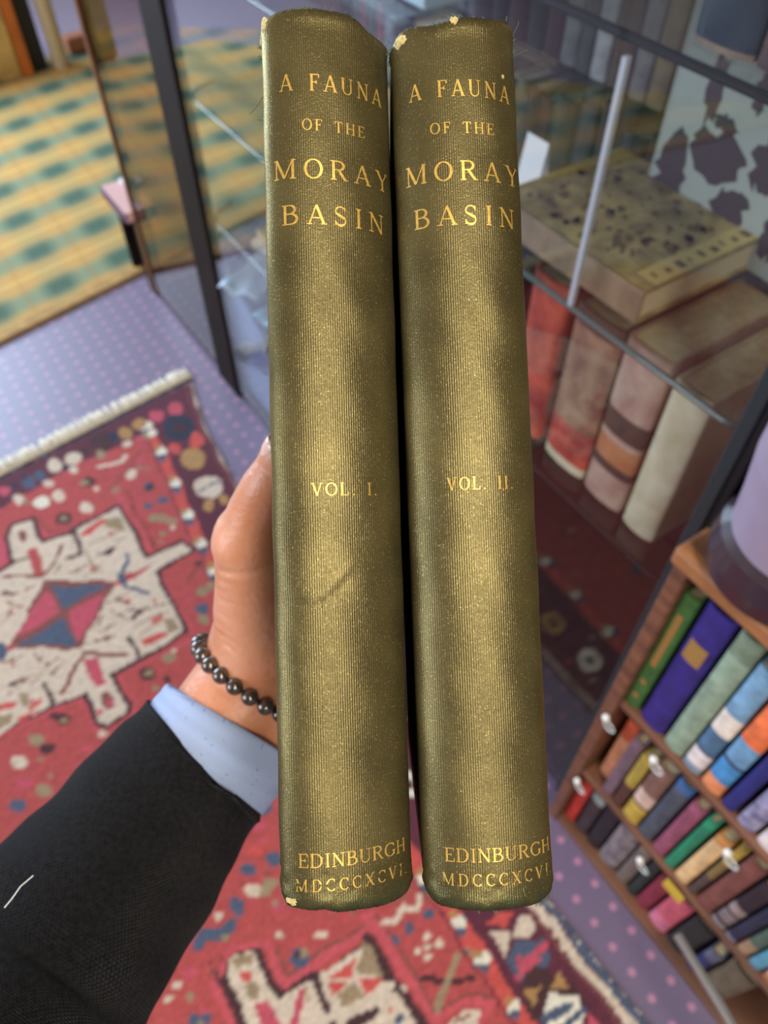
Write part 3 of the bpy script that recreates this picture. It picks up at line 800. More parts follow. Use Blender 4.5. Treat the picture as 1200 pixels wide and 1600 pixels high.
T:-584,936 -584,933 -587,932 -590,932 -594,933 -595,936 -595,939 -592,941 -589,941 -586,939|
D0.0031:-627,936 -607,941 -591,961|
T:-603,948 -603,945 -606,944 -610,944 -613,945 -615,948 -614,951 -612,953 -608,953 -605,951|
K:-755,1063 -730,1068 -739,1052|
K:-876,965 -845,961 -864,956|
K:-791,730 -756,742 -785,722|
M:-715,759 -698,768 -706,755|
Q:-835,907 -835,903 -837,901 -841,901 -845,903 -847,907 -847,911 -845,914 -841,914 -838,911|
Q:-681,1031 -681,1027 -683,1024 -687,1024 -690,1027 -693,1031 -692,1036 -690,1038 -686,1038 -683,1036|
Q:-580,936 -580,932 -582,930 -586,930 -589,932 -591,936 -591,940 -589,943 -585,943 -582,940|
Q:-519,941 -519,937 -521,935 -525,935 -528,937 -530,941 -530,945 -527,947 -524,947 -521,945|
Q:-792,776 -792,773 -794,771 -797,771 -801,773 -803,776 -803,780 -801,782 -797,782 -794,780|
Q:-725,693 -725,690 -727,688 -731,688 -734,690 -736,693 -736,696 -734,698 -731,698 -727,696|
B:-541,1237 -542,1229 -547,1225 -554,1225 -561,1229 -564,1237 -563,1244 -558,1248 -551,1248 -544,1244|
B:-581,1219 -582,1213 -586,1210 -591,1210 -596,1213 -599,1219 -599,1224 -595,1228 -589,1228 -584,1224|
T:-556,1178 -557,1171 -563,1166 -571,1166 -578,1171 -582,1178 -581,1186 -575,1190 -567,1190 -560,1186|
T:-515,1173 -516,1165 -522,1160 -529,1160 -536,1165 -540,1173 -539,1180 -534,1185 -526,1185 -519,1180|
T:-530,1133 -530,1128 -534,1125 -540,1125 -545,1128 -547,1133 -546,1138 -543,1142 -537,1142 -532,1138|
C:-508,1150 -508,1146 -511,1143 -516,1143 -520,1146 -522,1150 -521,1154 -518,1157 -514,1157 -510,1154|
T:-536,1106 -537,1102 -539,1100 -543,1100 -546,1102 -548,1106 -548,1109 -545,1111 -541,1111 -538,1109|
K:-434,1042 -434,1038 -437,1035 -442,1035 -445,1038 -447,1042 -447,1046 -444,1048 -439,1048 -435,1046|
T:-406,965 -408,958 -414,953 -423,953 -431,958 -435,965 -433,973 -427,978 -418,978 -410,973|
T:-389,980 -391,973 -396,969 -404,969 -411,973 -414,980 -413,987 -407,992 -399,992 -393,987|
B:-393,917 -395,908 -402,902 -412,902 -421,908 -426,917 -424,926 -416,931 -406,931 -397,926|
T:-390,889 -392,881 -399,876 -408,876 -416,881 -420,889 -418,896 -411,901 -402,901 -394,896|
Q:-434,946 -435,941 -439,938 -444,938 -448,941 -451,946 -450,950 -446,953 -441,953 -436,950|
K:-486,759 -488,749 -497,743 -509,743 -520,749 -525,759 -523,769 -515,775 -503,775 -492,769|
T:-494,759 -495,754 -499,751 -505,751 -511,754 -514,759 -513,764 -509,768 -502,768 -497,764|
T:-451,794 -453,786 -459,782 -468,782 -476,786 -480,794 -478,801 -472,806 -463,806 -455,801|
C:-454,811 -454,807 -457,805 -462,805 -466,807 -468,811 -467,815 -464,817 -460,817 -456,815|
K:-451,742 -452,738 -456,735 -462,735 -467,738 -470,742 -469,747 -465,750 -459,750 -454,747|
T:-476,722 -476,718 -480,715 -484,715 -489,718 -491,722 -490,725 -487,728 -482,728 -478,725|
K:-641,657 -642,649 -649,644 -659,644 -668,649 -673,657 -673,665 -666,670 -656,670 -646,665|
T:-648,655 -649,651 -652,649 -657,649 -662,651 -665,655 -664,659 -661,662 -656,662 -651,659|
K:-787,1173 -788,1165 -793,1160 -802,1160 -810,1165 -814,1173 -814,1181 -809,1186 -800,1186 -792,1181|
T:-785,1178 -786,1173 -789,1170 -794,1170 -799,1173 -801,1178 -801,1183 -798,1186 -793,1186 -788,1183|
D0.007:-458,990 -428,1042|
Q:-199,180 -189,186 -178,178 -190,174|
Q:-1064,551 -1058,557 -1047,553 -1052,544|
B:-317,663 -309,670 -299,667 -303,657|
T:-479,169 -475,172 -468,168 -476,166|
B:-933,113 -926,118 -912,110 -923,107|
B:-856,439 -849,445 -837,437 -847,432|
K:-666,407 -656,415 -642,409 -653,398|
T:-230,198 -224,202 -217,196 -224,194|
K:-614,330 -610,333 -603,326 -613,327|
Q:-930,156 -925,160 -915,153 -922,151|
B:250,579 264,589 276,575 261,570|
D:-556,303 -552,307 -545,301 -547,300|
T:120,644 127,649 134,644 125,639|
T:-890,465 -884,470 -875,466 -883,460|
C:-1033,557 -1024,566 -1007,560 -1020,547|
Q:-538,492 -528,500 -514,492 -525,484|
Q:-859,91 -851,96 -840,92 -849,85|
P:-767,100 -763,103 -757,101 -764,97|
D:84,452 97,460 109,450 93,443|
Q:-303,69 -296,73 -289,71 -296,65|
K:-868,396 -861,403 -849,396 -857,390|
Q:-972,467 -968,471 -960,464 -966,463|
C:-294,646 -286,652 -277,644 -287,640|
C:-366,165 -356,172 -344,166 -357,158|
C:94,334 101,339 108,336 99,330|
Q:-353,217 -347,221 -339,216 -343,213|
K:60,414 72,422 84,412 76,406|
Q:-372,544 -360,553 -345,544 -355,534|
P:-744,159 -739,163 -731,159 -733,156|
B:-589,52 -585,55 -579,53 -582,49|
Q:-709,210 -699,217 -684,207 -697,203|
K:162,586 172,592 181,585 170,579|
T:-544,223 -536,229 -527,225 -530,218|
C:-1060,378 -1052,385 -1036,375 -1043,370|
C:-271,67 -267,70 -262,67 -267,65|
K:-234,70 -228,74 -220,68 -226,66|
P:-605,562 -597,569 -584,557 -589,555|
Q:-238,413 -230,419 -222,415 -225,408|
P:-336,431 -328,436 -318,426 -327,425|
P:-380,198 -370,205 -357,195 -367,191|
D:-604,59 -600,63 -594,62 -594,56|
K:-558,84 -551,88 -544,86 -548,80|
K:-477,453 -466,461 -454,457 -463,445|
Q:-595,81 -590,85 -584,83 -591,78|
D:289,453 299,459 307,449 301,446|
K:174,661 182,667 190,660 179,655|
D:-633,300 -627,305 -618,299 -621,296|
D:-997,672 -988,680 -975,676 -980,663|
P:-795,362 -788,368 -775,361 -779,356|
P:-159,119 -152,123 -144,118 -150,115|
T:157,340 164,344 171,344 166,335|
D:-256,231 -246,238 -234,234 -244,224|
Q:-308,320 -300,325 -290,320 -298,314|
C:-909,185 -902,191 -888,183 -895,179|
T:-942,190 -933,197 -917,189 -930,183|
T:84,505 95,512 106,508 92,497|
K:199,556 208,562 217,559 208,550|
P:-1096,588 -1088,596 -1073,590 -1079,579|
K:-896,382 -893,385 -888,386 -888,379|
Q:-406,412 -395,420 -382,415 -394,404|
C:-271,215 -261,222 -249,214 -258,208|
C:-676,287 -668,294 -655,289 -659,280|
K:-449,388 -440,395 -428,387 -441,382|
T:-170,601 -161,608 -151,601 -161,594|
T:-375,68 -366,73 -356,71 -362,62|
P:-1066,555 -1058,563 -1045,558 -1055,547|
P:57,563 66,569 74,566 64,558|
P:-231,415 -223,420 -215,413 -224,410|
Q:-618,241 -611,246 -601,240 -607,236|
T:-53,384 -49,387 -44,387 -51,381|
Q:-339,80 -336,83 -331,80 -332,78|
D:-219,363 -211,368 -202,366 -208,357|
D:-846,114 -842,117 -836,116 -841,111|
B:-866,457 -862,460 -854,453 -861,453|
Q:-44,437 -33,444 -23,435 -33,430|
Q:242,580 251,586 258,578 252,575|
Q:-891,518 -883,525 -870,516 -877,511|
Q:-145,530 -138,535 -130,528 -135,525|
B:-883,490 -873,498 -857,488 -867,481|
Q:296,669 306,676 314,667 301,662|
Q:-905,131 -896,137 -882,129 -893,124|
D:35,600 41,604 46,603 36,596|
C:-582,625 -571,635 -556,626 -565,616|
P:-731,205 -727,208 -721,207 -721,201|
K:12,604 22,612 33,600 19,597|
D:-996,294 -990,299 -979,292 -985,289|
C:-993,664 -985,673 -968,660 -973,655|
D:-330,564 -325,568 -318,561 -321,560|
T:-690,571 -682,578 -671,569 -676,564|
B:-665,323 -661,326 -656,325 -661,320|
P:-609,595 -599,604 -585,596 -592,586|
K:-1097,458 -1090,464 -1078,458 -1081,451|
Q:-150,72 -141,77 -132,73 -138,67|
T:-586,571 -580,576 -571,574 -577,565|
Q:-691,646 -687,650 -682,651 -689,642|
Q:-506,119 -502,122 -495,119 -501,115|
K:-692,664 -682,673 -669,668 -677,655|
D:-762,197 -754,203 -742,198 -750,191|
B:-600,352 -593,357 -583,353 -591,347|
Q:-288,65 -283,67 -278,63 -283,62|
Q:-850,61 -842,67 -830,62 -836,55|
B:-568,340 -562,345 -555,343 -559,336|
B:-522,175 -516,179 -508,173 -511,171|
Q:-142,94 -133,99 -125,95 -136,89|
Q:68,324 74,328 79,325 76,321|
Q:-590,88 -583,92 -575,88 -581,84|
Q:-991,519 -987,524 -979,518 -982,515|
Q:46,656 57,664 68,656 57,648|
D:-299,208 -289,215 -276,205 -283,201|
Q:-302,150 -291,156 -280,153 -287,143|
Q:-803,457 -799,461 -792,459 -795,454|
C:-562,84 -553,90 -541,86 -553,78|
C:-812,68 -804,74 -790,67 -796,63|
T:-750,308 -745,312 -736,304 -742,304|
P:-594,672 -587,678 -576,669 -584,665|
Q:-721,215 -715,219 -707,218 -710,211|
Q:-282,194 -277,198 -270,197 -277,191|
T:-824,74 -818,79 -806,72 -816,69|
P:-930,279 -924,284 -915,279 -920,274|
C:174,446 180,450 185,443 178,443|
C:-527,556 -519,563 -507,555 -519,549|
Q:-761,262 -753,268 -742,265 -749,256|
P:-559,123 -550,130 -538,125 -545,117|
T:81,333 86,336 90,331 82,330|
T:-611,402 -604,409 -593,403 -602,396|
T:-17,531 -9,537 -1,528 -12,525|
T:-662,539 -656,544 -647,534 -654,534|
Q:-898,60 -895,62 -890,63 -893,57|
D:-544,180 -536,185 -524,178 -534,174|
Q:-884,331 -876,338 -863,334 -872,324|
B:-208,474 -211,467 -219,463 -229,463 -238,467 -242,474 -240,481 -231,485 -221,485 -212,481|
Q:-223,444 -226,438 -234,433 -244,433 -253,438 -257,444 -255,451 -247,456 -236,456 -227,451|
B:-183,388 -185,381 -193,377 -203,377 -212,381 -216,388 -213,394 -205,398 -195,398 -186,394|
B:-233,366 -236,360 -243,356 -253,356 -262,360 -266,366 -263,372 -256,376 -246,376 -237,372|
O:-219,399 -221,392 -229,388 -239,388 -248,392 -252,399 -250,406 -242,410 -231,410 -223,406|
T:-191,345 -193,338 -201,335 -211,335 -219,338 -223,345 -220,351 -213,355 -203,355 -194,351|
C:-218,334 -221,328 -228,324 -238,324 -247,328 -250,334 -248,340 -240,344 -230,344 -222,340|
O:-193,510 -195,503 -204,498 -214,498 -223,503 -227,510 -225,517 -216,522 -206,522 -197,517|
T:-678,613 -679,605 -687,600 -698,600 -708,605 -714,613 -713,620 -705,625 -694,625 -684,620|
K:-653,593 -655,585 -662,580 -673,580 -684,585 -689,593 -688,600 -680,605 -669,605 -659,600|
C:-703,567 -704,559 -712,554 -723,554 -733,559 -739,567 -738,574 -730,579 -719,579 -709,574|
Q:-678,522 -679,515 -687,511 -697,511 -707,515 -713,522 -712,530 -704,534 -693,534 -683,530|
T:-637,510 -639,503 -646,498 -657,498 -667,503 -672,510 -671,517 -663,522 -653,522 -643,517|
B:-684,480 -685,473 -693,468 -703,468 -713,473 -718,480 -717,487 -710,491 -699,491 -689,487|
K0.0238:-275,196 -261,230 -222,234 -176,172 -118,196|
K0.0238:-275,196 -236,139 -212,105|
K:-114,199 -22,260 69,139 33,66 -67,66 -105,163|
C:-267,202 -255,235 -222,234 -176,166 -121,193 -84,151 -93,122 -51,88 -98,14 -165,40 -222,139|
K:-121,193 -107,199 -77,154 -83,133|
P0.0126:-201,247 -164,187 -30,273|
P0.0112:-34,293 67,163 80,139|
P0.0126:-287,193 -242,128 -217,94|
P0.0098:-276,205 -263,240 -205,247|
D0.0056:-190,243 -158,202 -37,279|
C:-113,202 -26,251 21,181 18,163 -59,139 -77,145|
T:-254,230 -225,232 -217,218 -252,212|
O:-97,202 -45,227 -54,199|
T:-33,237 0,199 -43,199 -45,212|
O:-96,193 -57,195 -85,175|
O:-43,195 0,196 -32,172|
T:-81,175 -53,191 -35,169 -66,154|
Q:-216,163 -194,170 -165,122 -193,122|
O:-220,199 -221,194 -226,191 -233,191 -239,194 -241,199 -240,204 -235,207 -228,207 -223,204|
T:-206,181 -208,174 -215,170 -223,170 -230,174 -233,181 -231,187 -225,191 -217,191 -210,187|
Q0.0126:-133,175 -149,133|
T0.0056:-128,181 -123,163|
C0.0112:-59,139 0,172 35,181|
K0.0112:-52,133 0,160|
C:-41,128 0,151 33,66 -33,66|
C0.014:-84,145 -66,139 -69,116|
K0.0154:-34,259 14,192 63,133|
T:-37,252 -22,242 1,199 -36,199|
O:-36,196 -3,196 -21,176 -36,173|
C0.0098:-28,164 16,192|
C:-10,161 20,183 48,133 37,94 -20,94|
B:33,139 31,135 26,133 20,133 15,135 13,139 15,143 20,145 26,145 31,143|
O:11,154 10,152 8,151 5,151 3,152 2,154 3,157 5,158 8,158 10,157|
P0.0112:-22,294 28,215 85,142 126,161 175,164 153,130|
D0.0056:-11,290 54,199 85,151 135,173 175,170|
C0.0098:-3,278 21,280 33,304 56,304 63,326|
B:29,255 27,251 23,248 18,248 14,251 12,255 14,260 18,263 23,263 27,260|
B:57,274 55,269 50,266 44,266 39,269 37,274 39,280 44,283 50,283 55,280|
B:86,296 84,290 79,287 72,287 67,290 66,296 68,301 73,304 79,304 84,301|
C:84,259 83,255 79,253 74,253 70,255 69,259 70,262 74,265 79,265 83,262|
C:105,247 103,243 99,241 95,241 91,243 89,247 91,251 95,253 100,253 104,251|
C:81,227 79,223 76,221 71,221 67,223 66,227 67,230 71,232 76,232 80,230|
C:64,237 63,233 59,231 54,231 50,233 49,237 50,240 54,243 59,243 63,240|
C:84,242 82,238 78,236 73,236 70,238 68,242 70,245 74,248 78,248 82,245|
K0.0098:63,194 151,196|
T0.0112:89,154 102,192 127,232|
T0.0056:143,242 157,228|
C:103,133 133,150 159,151 148,112 101,106|
D0.0042:118,136 143,142|
B:-126,227 -129,218 -138,212 -150,212 -160,218 -164,227 -161,237 -152,242 -140,242 -130,237|
T:-129,234 -131,229 -135,226 -140,226 -145,229 -147,234 -146,238 -141,241 -136,241 -131,238|
K:-144,234 -145,231 -147,229 -150,229 -153,231 -154,234 -153,236 -151,238 -148,238 -145,236|
C:-94,260 -96,257 -102,255 -111,255 -117,257 -120,260 -118,262 -111,264 -103,264 -96,262|
C:-171,261 -173,258 -177,257 -183,257 -188,258 -190,261 -189,264 -184,266 -178,266 -173,264|
Q:-177,303 -178,297 -184,293 -190,293 -196,297 -199,303 -198,309 -192,313 -185,313 -179,309|
T:-185,310 -186,306 -190,304 -194,304 -197,306 -199,310 -198,313 -195,316 -191,316 -187,313|
B:-243,306 -245,297 -252,291 -260,291 -268,297 -272,306 -270,316 -264,321 -255,321 -247,316|
B0.0196:-268,279 -280,263 -309,260 -318,243|
T:-265,260 -266,257 -270,255 -274,255 -278,257 -280,260 -279,262 -275,264 -271,264 -267,262|
C:-285,289 -286,285 -290,282 -295,282 -299,285 -301,289 -300,294 -297,297 -292,297 -287,294|
Q:-253,243 -254,240 -257,238 -261,238 -264,240 -266,243 -265,247 -262,249 -258,249 -254,247|
Q:-315,204 -317,198 -321,195 -328,195 -334,198 -337,204 -336,209 -331,213 -324,213 -318,209|
C:-336,185 -337,182 -341,181 -346,181 -351,182 -353,185 -352,188 -348,190 -343,190 -338,188|
K:-291,221 -292,218 -294,217 -297,217 -300,218 -301,221 -301,224 -299,225 -295,225 -293,224|
T:-311,172 -312,168 -315,165 -318,165 -322,168 -324,172 -323,176 -321,179 -317,179 -313,176|
B:-297,139 -298,133 -304,129 -311,129 -318,133 -322,139 -320,145 -314,149 -307,149 -300,145|
B:-278,142 -279,137 -284,134 -291,134 -296,137 -299,142 -298,147 -293,150 -287,150 -281,147|
T:-291,136 -292,133 -295,131 -299,131 -303,133 -305,136 -304,140 -301,142 -297,142 -293,140|
T:-203,330 -205,325 -209,322 -215,322 -221,325 -223,330 -222,336 -217,339 -211,339 -206,336"""
RC = {'K': (72,44,46), 'R': (172,75,72), 'P': (190,82,88), 'C': (205,186,164), 'B': (76,86,106), 'N': (44,50,66), 'G': (168,128,78),
      'M': (92,44,56), 'T': (150,128,98), 'W': (222,214,192), 'Q': (184,78,92), 'O': (192,80,72), 'D': (128,74,66)}
def make_rug():
    x0, x1, y0, y1, c = -1.5, .62, -.35, 1.74, .005
    nx = int((x1 - x0) / c) + 1; ny = int((y1 - y0) / c) + 1
    X, Y = np.meshgrid(x0 + c * np.arange(nx), y0 + c * np.arange(ny))
    wob = .0025
    Xw = X + wob * np.sin(Y * 71 + X * 33); Yw = Y + wob * np.sin(X * 63 - Y * 29)
    colr = np.zeros((ny, nx, 3)); inside = None
    def poly_mask(p, sx, sy):
        r = np.zeros(sx.shape, bool); n = len(p)
        for i in range(n):
            (xa, ya), (xb, yb) = p[i], p[(i + 1) % n]
            if ya == yb: continue
            r ^= ((ya > sy) != (yb > sy)) & (sx < (xb - xa) * (sy - ya) / (yb - ya) + xa)
        return r
    for row in RUG.replace('\n', '').split('|'):
        h, t = row.split(':'); pts = [tuple(int(q) / 1000 for q in s.split(',')) for s in t.split()]
        col = np.array(lin(RC[h[0]])[:3]); wd = float(h[1:]) if len(h) > 1 else 0
        P = np.array(pts); a = P.min(0) - wd; b = P.max(0) + wd
        i0, i1 = max(0, int((a[0] - x0) / c) - 1), min(nx, int((b[0] - x0) / c) + 3)
        j0, j1 = max(0, int((a[1] - y0) / c) - 1), min(ny, int((b[1] - y0) / c) + 3)
        if i0 >= i1 or j0 >= j1: continue
        sx, sy = Xw[j0:j1, i0:i1], Yw[j0:j1, i0:i1]
        if inside is None:
            sx, sy = X[j0:j1, i0:i1], Y[j0:j1, i0:i1]
        if wd:
            m = np.zeros(sx.shape, bool)
            for k in range(len(pts) - 1):
                pa = np.array(pts[k]); d = np.array(pts[k + 1]) - pa; l2 = max(d @ d, 1e-9)
                tt = np.clip(((sx - pa[0]) * d[0] + (sy - pa[1]) * d[1]) / l2, 0, 1)
                m |= np.hypot(sx - pa[0] - tt * d[0], sy - pa[1] - tt * d[1]) < wd / 2
        else: m = poly_mask(pts, sx, sy)
        colr[j0:j1, i0:i1][m] = col
        if inside is None:
            inside = np.zeros((ny, nx), bool); inside[j0:j1, i0:i1] = m
    rng = np.random.default_rng(1)
    colr *= (1 + .10 * rng.standard_normal((ny, nx, 1)))
    colr = np.clip(colr, 0, 1)
    idx = np.arange(nx * ny).reshape(ny, nx)
    q = inside[:-1, :-1] & inside[1:, :-1] & inside[:-1, 1:] & inside[1:, 1:]
    F = np.stack([idx[:-1, :-1][q], idx[:-1, 1:][q], idx[1:, 1:][q], idx[1:, :-1][q]], 1)
    used = np.unique(F); remap = -np.ones(nx * ny, int); remap[used] = np.arange(len(used)); F = remap[F]
    z = .008 + .0012 * np.sin(X * 9) * np.sin(Y * 7)
    V = np.stack([X.ravel()[used], Y.ravel()[used], z.ravel()[used]], 1)
    # rim down to the floor
    me = bpy.data.meshes.new('pile'); me.from_pydata(V.tolist(), [], F.tolist()); me.update()
    at = me.color_attributes.new('pattern', 'FLOAT_COLOR', 'POINT')
    at.data.foreach_set('color', np.concatenate([colr.reshape(-1, 3)[used], np.ones((len(used), 1))], 1).ravel().astype(np.float32))
    m = bpy.data.materials.new('woven_rug'); m.use_nodes = True; nt = m.node_tree; b = nt.nodes['Principled BSDF']
    a = nt.nodes.new('ShaderNodeAttribute'); a.attribute_name = 'pattern'; nt.links.new(a.outputs['Color'], b.inputs['Base Color'])
    n = nt.nodes.new('ShaderNodeTexNoise'); n.inputs['Scale'].default_value = 350; tc = nt.nodes.new('ShaderNodeTexCoord'); nt.links.new(tc.outputs['Object'], n.inputs['Vector'])
    bp = nt.nodes.new('ShaderNodeBump'); bp.inputs['Strength'].default_value = .4; bp.inputs['Distance'].default_value = .003
    nt.links.new(n.outputs['Fac'], bp.inputs['Height']); nt.links.new(bp.outputs['Normal'], b.inputs['Normal'])
    b.inputs['Roughness'].default_value = .85; b.inputs['Specular IOR Level'].default_value = .2; b.inputs['Sheen Weight'].default_value = .15
    me.materials.append(m); o = bpy.data.objects.new('pile', me); COL.objects.link(o)
    so = o.modifiers.new('thick', 'SOLIDIFY'); so.thickness = .007; so.offset = -1
    return o
rug = bpy.data.objects.new('patterned_rug', None); COL.objects.link(rug)
tag(rug, 'red wool rug with cream star medallions, dark border and pale fringed end', 'rug')
make_rug().parent = rug
# pale fringe along the far end: loose wool strands
mb = MB(); pa = Vector((-1.5, .89, 0)); pb = Vector((-.565, 1.712, 0)); dr = (pb - pa).normalized(); nr = Vector((-dr.y, dr.x, 0))
k = 0.0
while k < (pb - pa).length:
    p = pa + dr * k; j = random.uniform(-.006, .006); l = random.uniform(.040, .052)
    mb.tube([p - nr * .012 + Vector((0, 0, .009)), p + nr * l * .5 + dr * j + Vector((0, 0, .010)), p + nr * l + dr * j * 2 + Vector((0, 0, .003))], [.0036, .0036, .002], 5)
    k += .0046
o = mb.build('fringe', mat('cream_wool', (226, 215, 190), rough=.9, noise=.15, nscale=80), rug, smooth=True); o['kind'] = 'stuff'; o['label'] = 'cream wool fringe'

# ------------------------------------------------------------------ tartan carpet
def tartan_material():
    m = bpy.data.materials.new('tartan_carpet'); m.use_nodes = True; nt = m.node_tree; b = nt.nodes['Principled BSDF']
    N = nt.nodes.new; L = nt.links.new; tc = N('ShaderNodeTexCoord')
    a = np.array([[.162, .161], [.127, -.195]]).T; inv = np.linalg.inv(a); ph = inv @ np.array([-1.494, 3.641])
    def band(row, phase, w0, w1, reps=1):
        d = N('ShaderNodeVectorMath'); d.operation = 'DOT_PRODUCT'; L(tc.outputs['Object'], d.inputs[0]); d.inputs[1].default_value = (float(inv[row][0]) * reps, float(inv[row][1]) * reps, 0)
        s = N('ShaderNodeMath'); s.operation = 'ADD'; L(d.outputs['Value'], s.inputs[0]); s.inputs[1].default_value = float(-ph[row]) * reps + .5 + phase
        f = N('ShaderNodeMath'); f.operation = 'FRACT'; L(s.outputs[0], f.inputs[0])
        t = N('ShaderNodeMath'); t.operation = 'SUBTRACT'; L(f.outputs[0], t.inputs[0]); t.inputs[1].default_value = .5
        u = N('ShaderNodeMath'); u.operation = 'ABSOLUTE'; L(t.outputs[0], u.inputs[0])
        r = N('ShaderNodeMapRange'); L(u.outputs[0], r.inputs['Value']); r.inputs['From Min'].default_value = w0; r.inputs['From Max'].default_value = w1; r.inputs['To Min'].default_value = 1; r.inputs['To Max'].default_value = 0
        return r
    b1 = band(0, 0, .12, .33); b2 = band(1, 0, .10, .31); t1 = band(0, .5, .03, .05); t2 = band(1, .5, .03, .05)
    prev = N('ShaderNodeRGB'); prev.outputs[0].default_value = lin((198, 156, 90)); prev = prev.outputs[0]
    for bd, c, f in ((b1, (132, 146, 106), .32), (b2, (112, 142, 116), .8), (t1, (170, 120, 60), .22), (t2, (236, 200, 120), .35)):
        mu = N('ShaderNodeMath'); mu.operation = 'MULTIPLY'; L(bd.outputs[0], mu.inputs[0]); mu.inputs[1].default_value = f
        mx = N('ShaderNodeMixRGB'); L(mu.outputs[0], mx.inputs['Fac']); L(prev, mx.inputs['Color1']); mx.inputs['Color2'].default_value = lin(c); prev = mx.outputs['Color']
    pr = N('ShaderNodeMath'); pr.operation = 'MULTIPLY'; L(b1.outputs[0], pr.inputs[0]); L(b2.outputs[0], pr.inputs[1])
    m2 = N('ShaderNodeMath'); m2.operation = 'MULTIPLY'; L(pr.outputs[0], m2.inputs[0]); m2.inputs[1].default_value = .75
    mx = N('ShaderNodeMixRGB'); L(m2.outputs[0], mx.inputs['Fac']); L(prev, mx.inputs['Color1']); mx.inputs['Color2'].default_value = lin((56, 88, 76))
    L(mx.outputs['Color'], b.inputs['Base Color']); b.inputs['Roughness'].default_value = .85; b.inputs['Specular IOR Level'].default_value = .2
    return m
T = tartan_material()
mb = MB(); mb.prism([(-2.9, .22), (-1.17, 1.88), (-.47, 2.6), (.15, 3.24), (.33, 3.42), (-.2, 4.28), (-1.38, 4.38), (-1.72, 3.72), (-2.6, 3.0)], .0, .010)
tart = mb.build('tartan_carpet', T); tag(tart, 'yellow and green tartan carpet edged in gold, beyond the purple carpet', 'carpet')
mb = MB(); mb.prism([(-2.91, .19), (-1.165, 1.86), (-.455, 2.59), (.17, 3.23), (.15, 3.26), (-.48, 2.62), (-1.19, 1.895), (-2.93, .23)], 0, .013)
o = mb.build('border_strip', mat('gold_border', (176, 138, 76), rough=.8, noise=.15)); o.parent = tart; o['label'] = 'plain gold border strip'

# ------------------------------------------------------------------ glass display cabinet
brownwood = mat('dark_brown_wood', (32, 22, 17), rough=.7, spec=.12, noise=.3, nscale=12, stretch=(6, 6, .6))
metal_t = mat('dark_teal_metal', (40, 50, 52), rough=.5, metal=.2)
black_m = mat('black_metal', (18, 18, 20), rough=.55, spec=.3)
cab = thing('display_cabinet', 'tall glass display cabinet with dark posts and glass shelves of antique books', 'cabinet')
def cpart(name, m, *boxes, parent=cab, bevel=0, label=None):
    b = MB()
    for q in boxes: b.box(*q)
    o = b.build(name, m, parent, bevel=bevel)
    if label: o['label'] = label
    return o
DEP = .62; TOPZ = 2.0
cpart('post', brownwood, (-.055, .07, 0, .03, 0, TOPZ), bevel=.004, label='dark brown wooden post')
cpart('post', mat('amber_wood', (118, 74, 40), rough=.4, noise=.3, nscale=10, stretch=(5, 5, .6)), (-.53, -.512, 0, .03, 0, TOPZ), bevel=.003, label='thin amber end post')
cpart('post', metal_t, (1.405, 1.421, 0, .018, 0, TOPZ), bevel=.002, label='slim grey metal corner post')
cpart('post', black_m, (1.421, 1.432, .002, .03, 0, TOPZ), bevel=.002, label='black metal corner strip')
cpart('post', brownwood, (-.02, .02, DEP - .03, DEP, 0, TOPZ), bevel=.004)
cpart('post', black_m, (1.40, 1.43, DEP - .03, DEP, 0, TOPZ), bevel=.004)
cpart('glass_pane', TINTED, (-.512, -.055, .006, .011, .03, TOPZ), label='bronze-tinted glass pane')
for d0, d1 in ((.07, 1.16), (1.166, 1.405)):
    cpart('glass_pane', GLASS, (d0, d1, .006, .011, .03, TOPZ))
cpart('glass_pane', GLASS, (1.415, 1.419, .03, DEP - .03, .03, TOPZ), label='glass side pane')
cpart('glass_pane', GLASS, (.02, 1.40, DEP - .012, DEP - .008, .03, TOPZ), label='glass back pane')
cpart('glass_strut', mat('frosted_edge', (190, 192, 206), rough=.3), (1.160, 1.166, .016, .022, .97, 1.228), label='bright glass strut between the upper shelves')
cpart('base', mat('cabinet_base', (52, 40, 38), rough=.3, noise=.2), (.0, 1.43, .012, DEP, 0, .03), bevel=.003)
cpart('top', brownwood, (-.53, 1.432, 0, DEP, TOPZ, TOPZ + .04), bevel=.004)  # unseen opaque board, added to keep ceiling lamp light off the cabinet interior
cpart('base', brownwood, (-.53, -.04, .012, DEP, 0, .02), bevel=.003)
def gshelf(D0, D1, O0, z, r=.07):
    p = [(D0 + r - r * math.cos(a), O0 + r - r * math.sin(a)) for a in [i * PI / 16 for i in range(9)]]
    p += [(D1 - r + r * math.sin(a), O0 + r - r * math.cos(a)) for a in [i * PI / 16 for i in range(9)]]
    p += [(D1, DEP - .03), (D0, DEP - .03)]
    b = MB(); b.prism(p, z - .008, z); o = b.build('glass_shelf', GLASS, cab)
    rim = MB(); rim.tube([(x, y, z - .004) for x, y in p[:18]], .003 if z > 1.2 else .004, 6); e = rim.build('shelf_rim', GLASS_EDGE, o, smooth=True)
    e['label'] = 'polished front rim'
    if (z > 1.2 or z == .70) and D0 > .5: e.data.materials[0] = black_m; e['label'] = 'dark front rim'
    return o
for z in (.55, .82, 1.08): gshelf(.04, .62, .02, z)
gshelf(.66, 1.40, .02, .70, .02); gshelf(.66, 1.40, .02, .97, .02); 
o = gshelf(.66, 1.40, .02, 1.245, .03)
cpart('shelf_clip', black_m, (.66, 1.405, .018, .022, 1.240, 1.246), label='dark rail along the top shelf')

